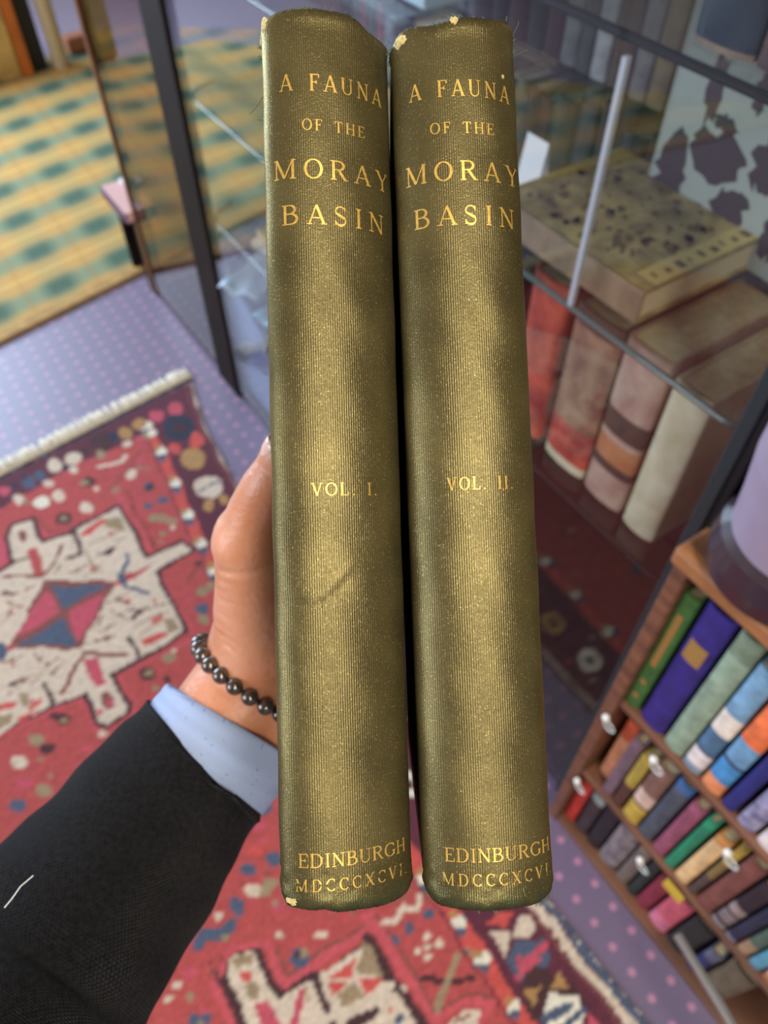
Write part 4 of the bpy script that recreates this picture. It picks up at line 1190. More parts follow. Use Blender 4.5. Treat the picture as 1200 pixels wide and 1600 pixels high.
# ------------------------------------------------------------------ book builder (cover with rounded spine, page block)
PAGES = mat('old_paper', (214, 196, 160), rough=.9, noise=.12, nscale=90, stretch=(1, 1, 30))
def shelf_book(label, w, h, dep, bands, D, O, Z, group=None, name='book', rz=0, gilt=None, world=None, arc=.18, lean=0):
    """bands: list of (top fraction of the height, colour) from the foot upwards"""
    t = thing(name, label, 'book', D, O, Z, group, rz, world)
    if lean: t.rotation_euler = (0, 0, ROT + rz); t.rotation_euler.rotate_axis('Y', lean)
    th = .0028; sag = min(w * arc, .008)
    front = [(0, dep)] + [(w / 2 - w / 2 * math.cos(PI * i / 10), sag - sag * math.sin(PI * i / 10)) for i in range(11)] + [(w, dep)]
    back = [(w - th, dep)] + [(w / 2 + (w / 2 - th) * math.cos(PI * i / 10), sag + th - sag * math.sin(PI * i / 10) * .9) for i in range(11)] + [(th, dep)]
    ring = front + back; cols = []; zs = [0]; b = MB(); idx = []
    for f, c in bands:
        cm = c if isinstance(c, bpy.types.Material) else cloth(c)
        if cm not in cols: cols.append(cm)
        zs.append(h * f); idx.append(cols.index(cm))
    for i, mi in enumerate(idx):
        b.loft([[(x, y, zs[i]) for x, y in ring], [(x, y, zs[i + 1]) for x, y in ring]], mi, cap=False)
    n = len(ring)
    for z, mi in ((0, idx[0]), (h, idx[-1])):
        fs = []
        for k in range(n // 2 - 1): fs.append((k, k + 1, n - 2 - k, n - 1 - k))
        b.add([(x, y, z) for x, y in ring], fs, mi)
    b.build('cover', cols, t)
    p = MB(); p.box(th + .0003, w - th - .0003, sag + th + .001, dep - .004, .003, h - .004); p.build('page_block', PAGES, t)
    if gilt:
        for z0, z1, x0, x1 in gilt:
            g = MB(); pts = []
            for k in range(7):
                x = w * (x0 + (x1 - x0) * k / 6); u = math.acos(max(-1, min(1, 1 - 2 * x / w))); pts.append((x, sag - sag * math.sin(u) - .0006))
            g.loft([[(x, y, h * z0) for x, y in pts], [(x, y, h * z1) for x, y in pts]], cap=False, closed=False)
            o = g.build('spine_stamping', mat('dull_gold', (176, 140, 78), rough=.5, metal=.4), t); o['label'] = 'gilt stamping on the spine'
    return t

# inside the cabinet, right bay: books standing on the glass shelf at .70
leather = lambda a, b_: mat('leather_%d_%d' % (a[0], b_[2]), a, rough=.45, col2=b_, nscale=26, bump=.3, bscale=200)
redm = leather((150, 52, 50), (206, 92, 70)); brn = leather((120, 72, 62), (168, 134, 108)); pinkbrn = leather((168, 128, 118), (196, 168, 150))
pale = leather((196, 184, 150), (222, 210, 184)); dkband = leather((70, 56, 52), (92, 72, 60)); orb = leather((170, 104, 66), (190, 130, 90))
shelf_book('worn red leather book standing on the middle glass shelf, left of the brown one', .062, .255, .17, [(1, redm)], 1.065, .05, .70, 'books on the middle glass shelf')
shelf_book('brown marbled leather book with a pale left edge standing between red and boxed books', .076, .252, .17, [(.06, pale), (.3, redm), (.9, brn), (1, dkband)], 1.143, .05, .70, 'books on the middle glass shelf')
o = shelf_book('pinkish-brown calf book with dark and orange spine bands, cream-edged top', .066, .254, .20, [(.22, pinkbrn), (.28, dkband), (.42, orb), (.46, pinkbrn), (.6, dkband), (1, pinkbrn)], 1.224, .05, .70, 'books on the middle glass shelf')
shelf_book('pale vellum book beside the black cabinet corner post', .052, .243, .17, [(1, pale)], 1.298, .05, .70, 'books on the middle glass shelf')
for k, (w_, c) in enumerate([(.05, (92, 50, 46)), (.045, (70, 58, 50)), (.05, (110, 84, 60)), (.04, (60, 46, 56))]):
    shelf_book(['maroon', 'dark grey-brown', 'tan', 'plum'][k] + ' old book standing on the middle glass shelf behind the held volumes', w_, .23 + .01 * (k % 2), .16, [(1, c)], .78 + .06 * k, .06, .70, 'books on the middle glass shelf')
# back rows
backrow = [('dark umber', (50, 34, 30)), ('black', (28, 26, 28)), ('wine-dark', (66, 24, 32)), ('greenish black', (36, 40, 38)), ('dark red-brown', (58, 28, 30)), ('silvery blue-grey', (104, 106, 108)),
           ('charcoal', (66, 66, 68)), ('pale steel-blue', (158, 160, 164)), ('umber', (82, 62, 56)), ('grey-lavender', (118, 112, 114)), ('olive-tan', (116, 98, 70)), ('dull khaki', (126, 110, 82)), ('chestnut', (104, 54, 40))]
D = .40
for k, (nm, c) in enumerate(backrow):
    w_ = [.05, .04, .05, .042, .038, .036, .03, .034, .046, .034, .036, .05, .03][k]
    if k == 0: D = .42
    shelf_book(nm + ' tall book at the back of the glass shelf level with the lettering', w_, .262, .14, [(1, c)], D, .455, .972, 'books at the back of the upper glass shelf')
    D += w_ + .003
D = .66
for k, c in enumerate([(84, 76, 60), (40, 34, 44), (70, 52, 40), (34, 36, 52), (60, 40, 36), (90, 74, 50), (46, 34, 30), (74, 60, 44), (58, 44, 40), (80, 50, 36), (50, 42, 34), (88, 70, 44), (52, 36, 30)]):
    nm = ['drab olive', 'dark violet', 'brown', 'midnight blue', 'red-brown', 'khaki', 'black-brown', 'fawn-brown', 'mauve-brown', 'russet', 'dark khaki', 'mustard-brown', 'dark chocolate'][k]
    shelf_book(nm + ' book in the shadowed back row below the tall books', .05, .22 + .012 * (k % 3), .13, [(1, c)], D, .46, .70, 'books in the shadowed back row'); D += .053

# large illustrated book lying flat, its upper board mottled
cloth_y = mat('mottled_yellow_board', (128, 112, 74), rough=.45, col2=(176, 158, 104), nscale=38, bump=.1)
lay = thing('lying_book', 'large yellow-brown mottled book lying flat on the upper glass shelf', 'book', .985, .05, .972)
b = MB(); b.box(0, .246, 0, .21, 0, .004); b.box(0, .246, 0, .21, .037, .041); b.build('board', cloth_y, lay, bevel=.001)
b = MB(); b.box(0, .246, -.001, .004, 0, .041); o = b.build('spine', mat('tan_cloth', (142, 120, 96), rough=.3, noise=.15), lay, bevel=.002)
b = MB(); b.box(.002, .242, .004, .206, .004, .037); b.build('page_block', PAGES, lay)
b = MB(); b.box(.215, .243, .02, .19, .0411, .0414)
o = b.build('printed_band', mat('yellow_strip', (192, 172, 112), rough=.5, noise=.1), lay); o['label'] = 'lighter yellow printed band'
b = MB(); r = random.Random(8)
for k in range(90):
    x = r.uniform(.02, .21); y = r.uniform(.02, .19); s = r.uniform(.003, .009)
    b.prism([(x + s * math.cos(a + .4) * r.uniform(.5, 1.3), y + s * math.sin(a) * r.uniform(.5, 1.3)) for a in (0, 1.2, 2.5, 3.8, 5)], .0411, .0415)
for k in range(9): b.box(.224 + .003 * (k % 2), .233 + .002 * (k % 3), .03 + k * .018, .034 + k * .018 + .003 * (k % 3), .0414, .0417)
o = b.build('printed_picture', mat('dark_print', (104, 86, 54), rough=.5), lay); o['label'] = 'dark printed picture'

# pale picture book with dark figures, standing on the lying book
pic = thing('picture_book', 'pale grey picture book with dark figures on its cover, upright under the top shelf', 'book', 1.06, .235, .972)
b = MB(); b.box(0, .30, 0, .004, 0, .268); b.box(0, .30, .018, .022, 0, .268); b.box(-.002, .003, 0, .022, 0, .268); b.build('cover', mat('pale_grey_jacket', (164, 168, 162), rough=.4), pic, bevel=.001)
b = MB(); b.box(.003, .296, .004, .018, .003, .264); b.build('page_block', PAGES, pic)
b = MB(); r = random.Random(4)
def blob(cx, cz, rx, rz_, n=22, j=.38):
    b.prism([(cx + rx * math.cos(2 * PI * k / n) * r.uniform(1 - j, 1 + j) * .74, cz + .78 * rz_ * math.sin(2 * PI * k / n) * r.uniform(1 - j, 1 + j)) for k in range(n)], -.0006, 0, axis='y')
for cx, cz, rx, rz_ in [(.055, .165, .014, .045), (.062, .222, .007, .012), (.11, .18, .013, .028), (.118, .212, .008, .010), (.15, .12, .03, .05), (.08, .10, .05, .032), (.19, .17, .03, .04), (.24, .12, .04, .07), (.03, .06, .03, .05), (.12, .05, .03, .03), (.185, .05, .02, .035), (.25, .04, .05, .03), (.21, .22, .012, .02), (.08, .135, .02, .012)]:
    blob(cx, cz, rx, rz_)
o = b.build('printed_figures', mat('dark_plum_print', (66, 50, 56), rough=.5), pic); o['label'] = 'dark silhouetted figures'
card = thing('price_card', 'small folded white card standing on the upper glass shelf', 'card', .93, .13, .972)
b = MB(); b.add([(0, 0, 0), (.04, 0, 0), (.04, .012, .07), (0, .012, .07), (0, .024, 0), (.04, .024, 0)], [(0, 1, 2, 3), (3, 2, 5, 4)]); b.build('folded_sheet', mat('white_card', (232, 230, 240), rough=.6), card)
# top shelf books
navy = mat('navy_leather', (34, 44, 60), rough=.35, col2=(52, 62, 78), nscale=18)
shelf_book('dark navy leather book with a worn foot on the top glass shelf', .062, .24, .17, [(.02, (130, 110, 96)), (1, navy)], 1.2, .045, 1.247, 'books on the top glass shelf')
shelf_book('maroon grained book at the right edge on the top glass shelf', .07, .22, .17, [(1, leather((66, 40, 38), (96, 62, 54)))], 1.265, .045, 1.247, 'books on the top glass shelf')
# left bay
b = MB(); b.prism([(-.0, .40), (.12, .345), (.295, .238), (.62, .05), (.62, .0), (-.0, .0)], 0, .012, axis='y')
o = b.build('pale_blue_board', mat('pale_blue_board', (138, 150, 190), rough=.35)); inframe(o, .012, .03, .032); tag(o, 'pale blue board leaning inside the cabinet beside the brown post', 'board')
for k, (D, O, Z, rz, sx, sy, c, lb) in enumerate([(.12, .10, .40, .5, .11, .20, (178, 196, 214), 'pale blue leaflet lying in the cabinet, nearest the brown post'), (.24, .14, .36, .2, .10, .22, (150, 192, 214), 'sky blue leaflet lying behind the nearest leaflet'), (.27, .07, .30, .9, .08, .09, (226, 222, 224), 'crumpled white paper on the blue board')]):
    b = MB(); rows = 8
    pts = [[(sx * (i / rows - .5), sy * (j / rows - .5), .006 * math.sin(i * 1.3 + j) + (.02 if k == 2 else .006) * random.uniform(-1, 1) * (i % 2)) for i in range(rows + 1)] for j in range(rows + 1)]
    b.loft(pts, cap=False, closed=False); o = b.build('leaflet' if k < 2 else 'crumpled_paper', mat('paper%d' % k, c, rough=.5), None, smooth=(k < 2))
    so = o.modifiers.new('t', 'SOLIDIFY'); so.thickness = .003; inframe(o, D, O, Z, rz); tag(o, lb, 'paper')
b = MB(); b.box(0, .50, 0, .30, 0, .255); o = b.build('storage_box', mat('lavender_box', (120, 112, 136), rough=.6), bevel=.004); inframe(o, .05, .075, .03); tag(o, 'lavender storage box on the cabinet floor under the leaflets', 'box')
ob = shelf_book('orange book lying on the left glass shelf inside the cabinet', .14, .20, .03, [(1, (214, 118, 60))], .30, .14, .822)
ob.rotation_euler = (PI / 2, 0, ROT + .5); ob.location = W(.30, .32, .822)
for k in range(2):
    b = MB(); b.box(-.05, .05, -.07, .07, 0, .02); o = b.build('white_booklet', mat('booklet%d' % k, [(232, 224, 214), (206, 178, 150)][k], rough=.6), bevel=.003)
    inframe(o, .26 + .03 * k, .12, .551 + .0205 * k, .4 - .5 * k); tag(o, ['white booklet, lowest on the rounded glass shelf', 'cream booklet lying on the white booklet'][k], 'booklet')
b = MB(); b.box(0, .34, 0, .2, 0, .03); o = b.build('glossy_folder', mat('ice_blue', (176, 206, 224), rough=.25), bevel=.003); inframe(o, .28, .2, 1.082); tag(o, 'ice-blue glossy folder on the highest left shelf', 'folder')

# ------------------------------------------------------------------ small wooden bookcase beside the cabinet
rustic = mat('rustic_wood', (128, 84, 60), rough=.5, col2=(92, 58, 42), nscale=9, bump=.25, bscale=60, stretch=(.7, .7, 5))
rtop = mat('rustic_top', (164, 108, 64), rough=.5, col2=(116, 74, 46), nscale=9, bump=.25, bscale=60, stretch=(1, 6, 1))
bc = thing('wooden_bookcase', 'small rustic wooden bookcase packed with old books beside the glass cabinet', 'bookcase', 1.437, -.04, 0)
Wd = .62
def bpart(name, m, *q, bevel=.003, label=None):
    b = MB(); [b.box(*x) for x in q]; o = b.build(name, m, bc, bevel=bevel)
    if label: o['label'] = label
bpart('top', rtop, (-.012, Wd + .01, -.008, .24, .828, .855), bevel=.006, label='orange-brown worn top')
bpart('side_panel', rustic, (-.008, .012, 0, .23, 0, .828)); bpart('side_panel', rustic, (Wd - .02, Wd, 0, .23, 0, .828))
bpart('shelf', rustic, (.012, Wd - .02, .004, .23, .500, .514)); bpart('shelf', rustic, (.012, Wd - .02, .004, .23, .238, .252))
bpart('bottom_board', rustic, (.012, Wd - .02, .004, .23, .0, .016)); bpart('back_panel', mat('dark_back', (48, 32, 26), rough=.7), (.012, Wd - .02, .222, .23, .016, .828), bevel=0)
G = 'books in the small wooden bookcase'
def bb(label, D0, D1, Z, h, bands, O=-.03, gilt=None, dep=.16): shelf_book(label, D1 - D0 - .0015, h, dep, bands, D0, O, Z + .0005, G, gilt=gilt)
S1, S2, S3 = .514, .252, .016
bb('slim green book with gilt panel, first on the top bookcase shelf', 1.449, 1.472, S1, .272, [(1, (58, 104, 48))], gilt=[(.42, .86, .3, .7), (.1, .14, .3, .7), (.24, .28, .3, .7)])
bb('thick deep violet-blue book beside the slim green one', 1.476, 1.516, S1, .285, [(1, (46, 36, 118))], gilt=[(.62, .76, .15, .8)])
bb('pale mint-green book right of the violet-blue one', 1.520, 1.551, S1, .288, [(.85, (140, 160, 136)), (1, (120, 136, 112))])
bb('book with sky-blue and white banded spine, top bookcase shelf', 1.553, 1.581, S1, .265, [(.06, (130, 150, 165)), (.2, (226, 214, 206)), (.24, (70, 90, 110)), (.42, (78, 112, 140)), (.6, (234, 220, 204)), (1, (118, 158, 186))])
bb('book with orange and blue banded spine, top bookcase shelf', 1.584, 1.614, S1, .27, [(.12, (226, 140, 92)), (.3, (70, 138, 190)), (.33, (50, 70, 90)), (.52, (112, 156, 190)), (.8, (232, 116, 66)), (1, (200, 90, 60))])
bb('royal-blue book between orange-banded and lavender books', 1.618, 1.637, S1, .25, [(1, (36, 42, 112))])
bb('lavender-grey floral patterned book, top bookcase shelf', 1.642, 1.668, S1, .25, [(1, mat('floral', (168, 164, 190), rough=.5, col2=(96, 92, 124), nscale=60))])
bb('off-white and peach book farthest right on the top bookcase shelf', 1.672, 1.70, S1, .24, [(.3, (226, 212, 206)), (1, (214, 160, 130))])
bb('peach and orange book, first on the second bookcase shelf', 1.462, 1.486, S2, .198, [(.72, (220, 152, 112)), (1, (206, 96, 60))], O=-.012)
bb('mauve-grey slim book, second bookcase shelf', 1.487, 1.507, S2, .205, [(1, (116, 92, 104))])
bb('dark brown book with a mustard head, second bookcase shelf', 1.509, 1.528, S2, .185, [(.45, (84, 52, 44)), (1, (176, 152, 64))])
bb('mustard and brown book with white band, second bookcase shelf', 1.531, 1.562, S2, .205, [(.3, (190, 160, 66)), (.34, (110, 80, 60)), (.55, (214, 184, 166)), (1, (126, 92, 80))])
bb('slate-grey thick book, second bookcase shelf', 1.565, 1.591, S2, .222, [(.9, (74, 80, 92)), (1, (60, 100, 150))])
bb('dusty-rose book left of the emerald one', 1.595, 1.618, S2, .205, [(1, (146, 78, 100))])
bb('slim emerald-green book, second bookcase shelf', 1.621, 1.638, S2, .208, [(1, (36, 132, 96))])
bb('cream and tan book right of the emerald one', 1.642, 1.665, S2, .196, [(.9, (226, 186, 132)), (1, (190, 130, 70))])
bb('thin dark book with mustard patches, second bookcase shelf', 1.668, 1.681, S2, .212, [(.4, (80, 66, 62)), (.7, (130, 104, 62)), (1, (170, 140, 60))])
bb('thick red-brown book, second bookcase shelf', 1.684, 1.711, S2, .215, [(1, (122, 72, 64))])
bb('near-black book with grey spine bands, second bookcase shelf', 1.714, 1.737, S2, .20, [(.06, (150, 140, 144)), (.12, (50, 38, 42)), (.3, (128, 112, 112)), (.34, (50, 38, 42)), (.48, (150, 132, 126)), (1, (46, 34, 42))])
bb('thin ink-blue book, second bookcase shelf', 1.740, 1.757, S2, .19, [(.05, (130, 130, 150)), (1, (42, 44, 66))])
bb('olive and tan book, second bookcase shelf', 1.760, 1.778, S2, .19, [(.25, (160, 128, 100)), (1, (80, 96, 84))])
bb('turquoise book, second bookcase shelf', 1.781, 1.800, S2, .19, [(1, (92, 150, 172))])
bb('white book above a brown band, second bookcase shelf', 1.803, 1.826, S2, .18, [(.12, (170, 110, 74)), (1, (216, 210, 220))])
bb('bright red slim book, first on the bottom bookcase shelf', 1.451, 1.474, S3, .175, [(1, (196, 56, 46))], O=-.02)
bb('dark grey-brown book with a grey head, bottom bookcase shelf', 1.477, 1.504, S3, .178, [(.85, (66, 52, 56)), (1, (150, 160, 156))], O=-.02)
bb('black thick book, bottom bookcase shelf', 1.507, 1.536, S3, .190, [(1, (40, 32, 38))], O=-.02)
bb('grey and fawn mottled book, bottom bookcase shelf', 1.539, 1.580, S3, .196, [(1, mat('mottle', (150, 136, 134), rough=.6, col2=(96, 88, 96), nscale=50))], O=-.02)
bb('mid-grey book speckled with brown, bottom bookcase shelf', 1.583, 1.608, S3, .192, [(1, mat('mottle_b', (104, 92, 92), rough=.6, col2=(128, 108, 90), nscale=50))], O=-.02)
bb('greenish-black book left of the crimson one', 1.611, 1.629, S3, .188, [(1, (40, 48, 44))], O=-.02)
bb('crimson book left of the pink one', 1.632, 1.658, S3, .17, [(1, (136, 44, 62))], O=-.02)
bb('bright pink book, bottom bookcase shelf', 1.662, 1.700, S3, .165, [(.3, (214, 120, 142)), (1, (196, 88, 104))], O=-.02)
bb('sooty black book right of the pink one', 1.704, 1.742, S3, .165, [(1, (38, 38, 36))], O=-.02)
bb('small indigo book, bottom bookcase shelf', 1.750, 1.772, S3, .13, [(.7, (46, 46, 92)), (1, (96, 96, 116))], O=-.02)
bb('wide olive-brown book, bottom bookcase shelf', 1.777, 1.822, S3, .16, [(1, (104, 90, 70))], O=-.02)
b = MB(); b.box(0, .2, 0, .012, 0, .012)
o = b.build('metal_rail', mat('grey_metal', (150, 148, 146), rough=.35, metal=.6), bevel=.003)
p0, p1 = W(1.70, -.10, .262), W(1.90, -.135, .26)
o.location = p0; o.rotation_euler = (p1 - p0).to_track_quat('X', 'Z').to_euler(); o.scale = ((p1 - p0).length / .2, 1, 1)
tag(o, 'grey metal rail running in front of the lower bookcase shelf', 'rail')
b = MB(); b.box(0, .034, 0, .003, -.012, .014); o = b.build('shelf_label', mat('yellow_label', (206, 172, 56), rough=.5)); inframe(o, 1.642, -.045, .236); tag(o, 'small yellow label on the bookcase shelf edge', 'label')
for k, (D, z, lb) in enumerate([(1.447, .47, 'highest, by the bookcase side panel'), (1.530, .492, 'under the mint-green book'), (1.455, .235, 'beside the dark grey-brown book'), (1.665, .47, 'under the lavender floral book'), (1.60, .225, 'above the greenish-black book')]):
    t = thing('plastic_tag', 'clear plastic ring with white stud on the bookcase, ' + lb, 'tag', D, -.048, z, 'plastic rings on the bookcase')
    b = MB(); b.ball((0, 0, 0), .0058); b.build('stud', mat('white_plastic', (236, 232, 226), rough=.3), t, smooth=True)
    b = MB(); b.tube([(.010 + .010 * math.cos(a), -.002, -.008 + .008 * math.sin(a)) for a in [i * PI / 10 for i in range(21)]], .0014, 6); b.build('ring', mat('clear_plastic', (210, 214, 214), rough=.1, spec=.8), t, smooth=True)
# banded jar on the bookcase
jar = thing('ceramic_jar', 'large jar banded in dark plum and lavender on top of the bookcase', 'jar', 1.508, .014, .856)
dp = mat('plum_glaze', (50, 36, 44), rough=.3, coat=.3); lv = mat('lavender_glaze', (156, 140, 158), rough=.4, noise=.12, nscale=8)
b = MB(); b.lathe([(.085, 0), (.098, .008), (.102, .03), (.098, .055), (.088, .062), (.092, .10), (.1, .15), (.1, .19), (.1, .20), (.1, .27), (.098, .28), (.092, .33), (.07, .36), (.07, .38)], seg=56, mats=[0, 0, 0, 0, 1, 1, 1, 0, 0, 0, 1, 1, 1])
b.v = [(x * .77, y * .77, z) for x, y, z in b.v]; b.build('body', [dp, lv], jar, smooth=True)
b = MB(); b.lathe([(.074, .38), (.076, .39), (.04, .41), (.012, .415), (.014, .43), (.004, .436)], seg=40); b.v = [(x * .77, y * .77, z) for x, y, z in b.v]; b.build('lid', dp, jar, smooth=True)
ch = MB(); ch.prism([(0, 0), (.09, -.02), (.11, .03), (.02, .04)], 0, .02); o = ch.build('folded_cloth', mat('tan_fabric', (196, 152, 108), rough=.9, noise=.1), bevel=.004); inframe(o, 1.53, -.045, .856, .2); tag(o, 'small folded tan cloth on the bookcase top in front of the jar', 'cloth')

# ------------------------------------------------------------------ far bookcase behind the cabinet
far = thing('far_bookcase', 'dark bookcase of shadowy books standing behind the glass cabinet', 'bookcase', -.95, 1.0, .0105)
b = MB(); b.box(0, 2.6, .25, .27, 0, 1.3); b.build('back_panel', brownwood, far)
for x in (0, 1.3, 2.58): b = MB(); b.box(x, x + .02, 0, .25, 0, 1.3); b.build('side_panel', brownwood, far)
for z in (.02, .34, .66, .98, 1.28): b = MB(); b.box(.02, 2.58, 0, .25, z - .01, z + .01); b.build('shelf', brownwood, far)
r = random.Random(12); pal = [('maroon', (88, 28, 36)), ('black', (30, 26, 30)), ('grey', (110, 112, 122)), ('rust', (120, 62, 44)), ('dark green', (40, 56, 46)), ('fawn', (134, 116, 98)), ('dark red', (112, 34, 40)), ('slate', (70, 76, 92))]
for zi, z in enumerate((.35, .67, .99)):
    D = -.92; seen = set(); seq = [r.randrange(8), r.randrange(8)]
    while len(seq) < 60:
        k = r.choice([q for q in range(8) if q != seq[-1] and (seq[-2], seq[-1], q) not in seen]); seen.add((seq[-2], seq[-1], k)); seq.append(k)
    n_ = 0
    while D < .6:
        n_ += 1; w_ = r.uniform(.035, .06); nm, c = pal[seq[n_]]
        if abs(D - .35) < .07: D = .375
        shelf_book(nm + ' book between ' + pal[seq[n_ - 1]][0] + ' and ' + pal[seq[n_ + 1]][0] + ' ones, ' + ['lower', 'middle', 'upper'][zi] + ' row, far bookcase', w_, r.uniform(.2, .27), .15, [(1, c)], D, 1.03, z, 'books on the far bookcase'); D += w_ + .003

# ------------------------------------------------------------------ left end: low stand with pink-covered album
st = thing('wooden_stand', 'narrow brown wooden stand against the far end of the cabinet', 'stand', -.70, .0, 0)
b = MB(); b.box(.0, .17, .0, .05, .235, .25); b.build('top', brownwood, st)
b = MB(); b.box(.145, .17, .0, .05, 0, .235); b.build('leg', brownwood, st)
b = MB(); b.box(.0, .02, .0, .05, 0, .235); b.build('leg', brownwood, st)
pk = thing('pink_album', 'pink-topped album with purple cover lying on the narrow stand', 'book', -.72, -.025, .252)
b = MB(); b.box(0, .2, 0, .10, 0, .004); b.box(0, .2, 0, .004, 0, .034); b.build('cover', mat('purple_cloth', (96, 62, 88), rough=.5), pk, bevel=.001)
b = MB(); b.box(.002, .198, .004, .098, .004, .034); b.build('page_block', mat('pink_paper', (226, 180, 172), rough=.6), pk, bevel=.002)
b = MB(); b.box(0, .07, 0, .05, 0, .012); o = b.build('white_paper', mat('white_card2', (236, 234, 236), rough=.5), bevel=.003); inframe(o, -.70, .03, .288, .3); tag(o, 'folded white paper on the pink album', 'paper')

# ------------------------------------------------------------------ far left: shelving end beyond the tartan
orw = mat('orange_wood', (206, 112, 44), rough=.45, noise=.15, nscale=8)
su = bpy.data.objects.new('shelving_unit', None); COL.objects.link(su); su.location = (-1.62, 3.80, .0105); su.rotation_euler = (0, 0, .62)
tag(su, 'orange wooden shelving end with black back at the far left', 'shelving')
b = MB(); b.box(-.05, 0, -.03, .03, 0, 1.6); b.build('upright', orw, su, bevel=.004)
b = MB(); b.box(0, .075, .0, .05, 0, 1.6); b.build('back_board', mat('black_board', (26, 24, 22), rough=.5), su)
b = MB(); b.box(-.9, -.05, .0, .3, .40, .42); b.build('shelf', orw, su)
r = random.Random(9)
for k in range(7):
    c = [(206, 168, 96), (222, 190, 140), (180, 120, 70), (226, 200, 150), (160, 110, 80), (212, 160, 80), (196, 180, 120)][k]
    nm = ['golden', 'cream', 'brown', 'pale', 'tan', 'amber', 'straw'][k]
    b = MB(); x = -.10 - .11 * k; x += .045; b.box(x - .1, x, -.03, .2, .001, r.uniform(.24, .36)); o = b.build('file_box', mat('filebox%d' % k, c, rough=.7, noise=.2, nscale=10), bevel=.004)
    o.location = su.location; o.rotation_euler = su.rotation_euler; tag(o, nm + ' box on the orange shelving, ' + ['next to the upright', 'second from the upright', 'third from the upright', 'fourth from the upright', 'fifth from the upright', 'sixth from the upright', 'farthest from the upright'][k], 'box', 'boxes on the orange shelving')
stn = bpy.data.objects.new('post_stand', None); COL.objects.link(stn); stn.location = (-1.50, 3.86, 0); tag(stn, 'cream post with blue-grey collar standing beside the black board', 'stand')
b = MB(); b.lathe([(.035, 0), (.035, .35), (.032, .37)], 20); b.build('post', mat('cream_paint', (206, 184, 146), rough=.5), stn, smooth=False)
b = MB(); b.lathe([(.045, .37), (.05, .40), (.05, .46), (.04, .48)], 20); b.build('collar', mat('bluegrey', (140, 146, 160), rough=.4), stn)
b = MB(); b.lathe([(.05, .48), (.055, .5), (.055, .56), (.02, .6)], 20); b.build('knob', mat('cream2', (236, 214, 160), rough=.4), stn)
b = MB(); b.box(-.06, .06, -.04, .04, 0, .07); o = b.build('brown_shoe_box', mat('terracotta', (186, 122, 92), rough=.7), bevel=.01); o.location = (-1.47, 4.06, .01); o.rotation_euler = (0, 0, .7); tag(o, 'small terracotta box on the far edge of the tartan carpet', 'box')

# ------------------------------------------------------------------ the two held volumes
BK = {  # foot and head of the spine relative to the eye, half thickness, spine rounding, cocking of the spine
 'I': ((-.00976, -.1010, -.2070), (-.0166, .1311, -.2180), .0173, .0105, -.24),
 'II': ((.0280, -.1007, -.2070), (.0191, .1316, -.2180), .0173, .0105, -.05)}
TOPS = {'I': [(-1, 1.2), (-.86, 2.6), (-.7, 3.4), (-.55, 3.8), (-.25, 4.6), (-.1, 4.9), (.1, 4.6), (.25, 4.9), (.4, 3.7), (.5, 2.2), (.65, 1.6), (.85, 2.0), (1, 3.2)],
        'II': [(-1, -1.4), (-.86, -.9), (-.7, .6), (-.55, 1.1), (-.35, .3), (-.2, .2), (-.05, 1.2), (.05, 1.9), (.35, 2.4), (.6, 3.6), (.75, 4.6), (.9, 4.2), (1, 2.6)]}
BOTS = {'I': [(-1, 2.0), (-.85, 1.2), (-.7, -.4), (-.5, -.8), (-.2, -.9), (-.05, -1.9), (.15, -2.0), (.4, -2.4), (.65, -2.2), (.85, -1.6), (1, .2)],
        'II': [(-1, 2.0), (-.9, .8), (-.75, -.5), (-.55, -1.5), (-.3, -1.6), (-.1, -2.0), (.25, -2.0), (.55, -1.9), (.7, -1.3), (.85, -.8), (1, .8)]}
LINES = {'I': [('A FAUNA', -.0121, .0177, .2162, .0047), ('OF THE', -.0063, .0114, .2045, .0031), ('MORAY', -.0145, .0196, .1925, .0054), ('BASIN', -.0124, .0172, .1800, .0054),
               ('VOL. I.', -.0062, .0121, .1067, .0034), ('EDINBURGH', -.0120, .0184, .0116, .0035), ('MDCCCXCVI.', -.0129, .0188, .0054, .0031)],
         'II': [('A FAUNA', -.0134, .0157, .2147, .0047), ('OF THE', -.0079, .0099, .2038, .0031), ('MORAY', -.0155, .0178, .1920, .0054), ('BASIN', -.0135, .0154, .1798, .0054),
                ('VOL. II.', -.0074, .0107, .1080, .0034), ('EDINBURGH', -.0121, .0180, .0122, .0035), ('MDCCCXCVI.', -.0130, .0186, .0060, .0031)]}
def arc(cx, cy, rx, ry, a0, a1, w0, w1, n=14):
    """round stroke: thick at the sides, thin at top and foot"""
    P = []
    for i in range(n + 1):
        a = math.radians(a0 + (a1 - a0) * i / n); P.append((cx + rx * math.cos(a), cy + ry * math.sin(a), w0 + (w1 - w0) * abs(math.cos(a)) ** 1.3))
    return P
TH, TK, SF = .07, .15, .062
def ln(x0, y0, x1, y1, w): return [(x0, y0, w), (x1, y1, w)]
def sf(x, y, h=.13): return ln(x - h, y, x + h, y, SF)
c0, c1 = SF / 2, 1 - SF / 2
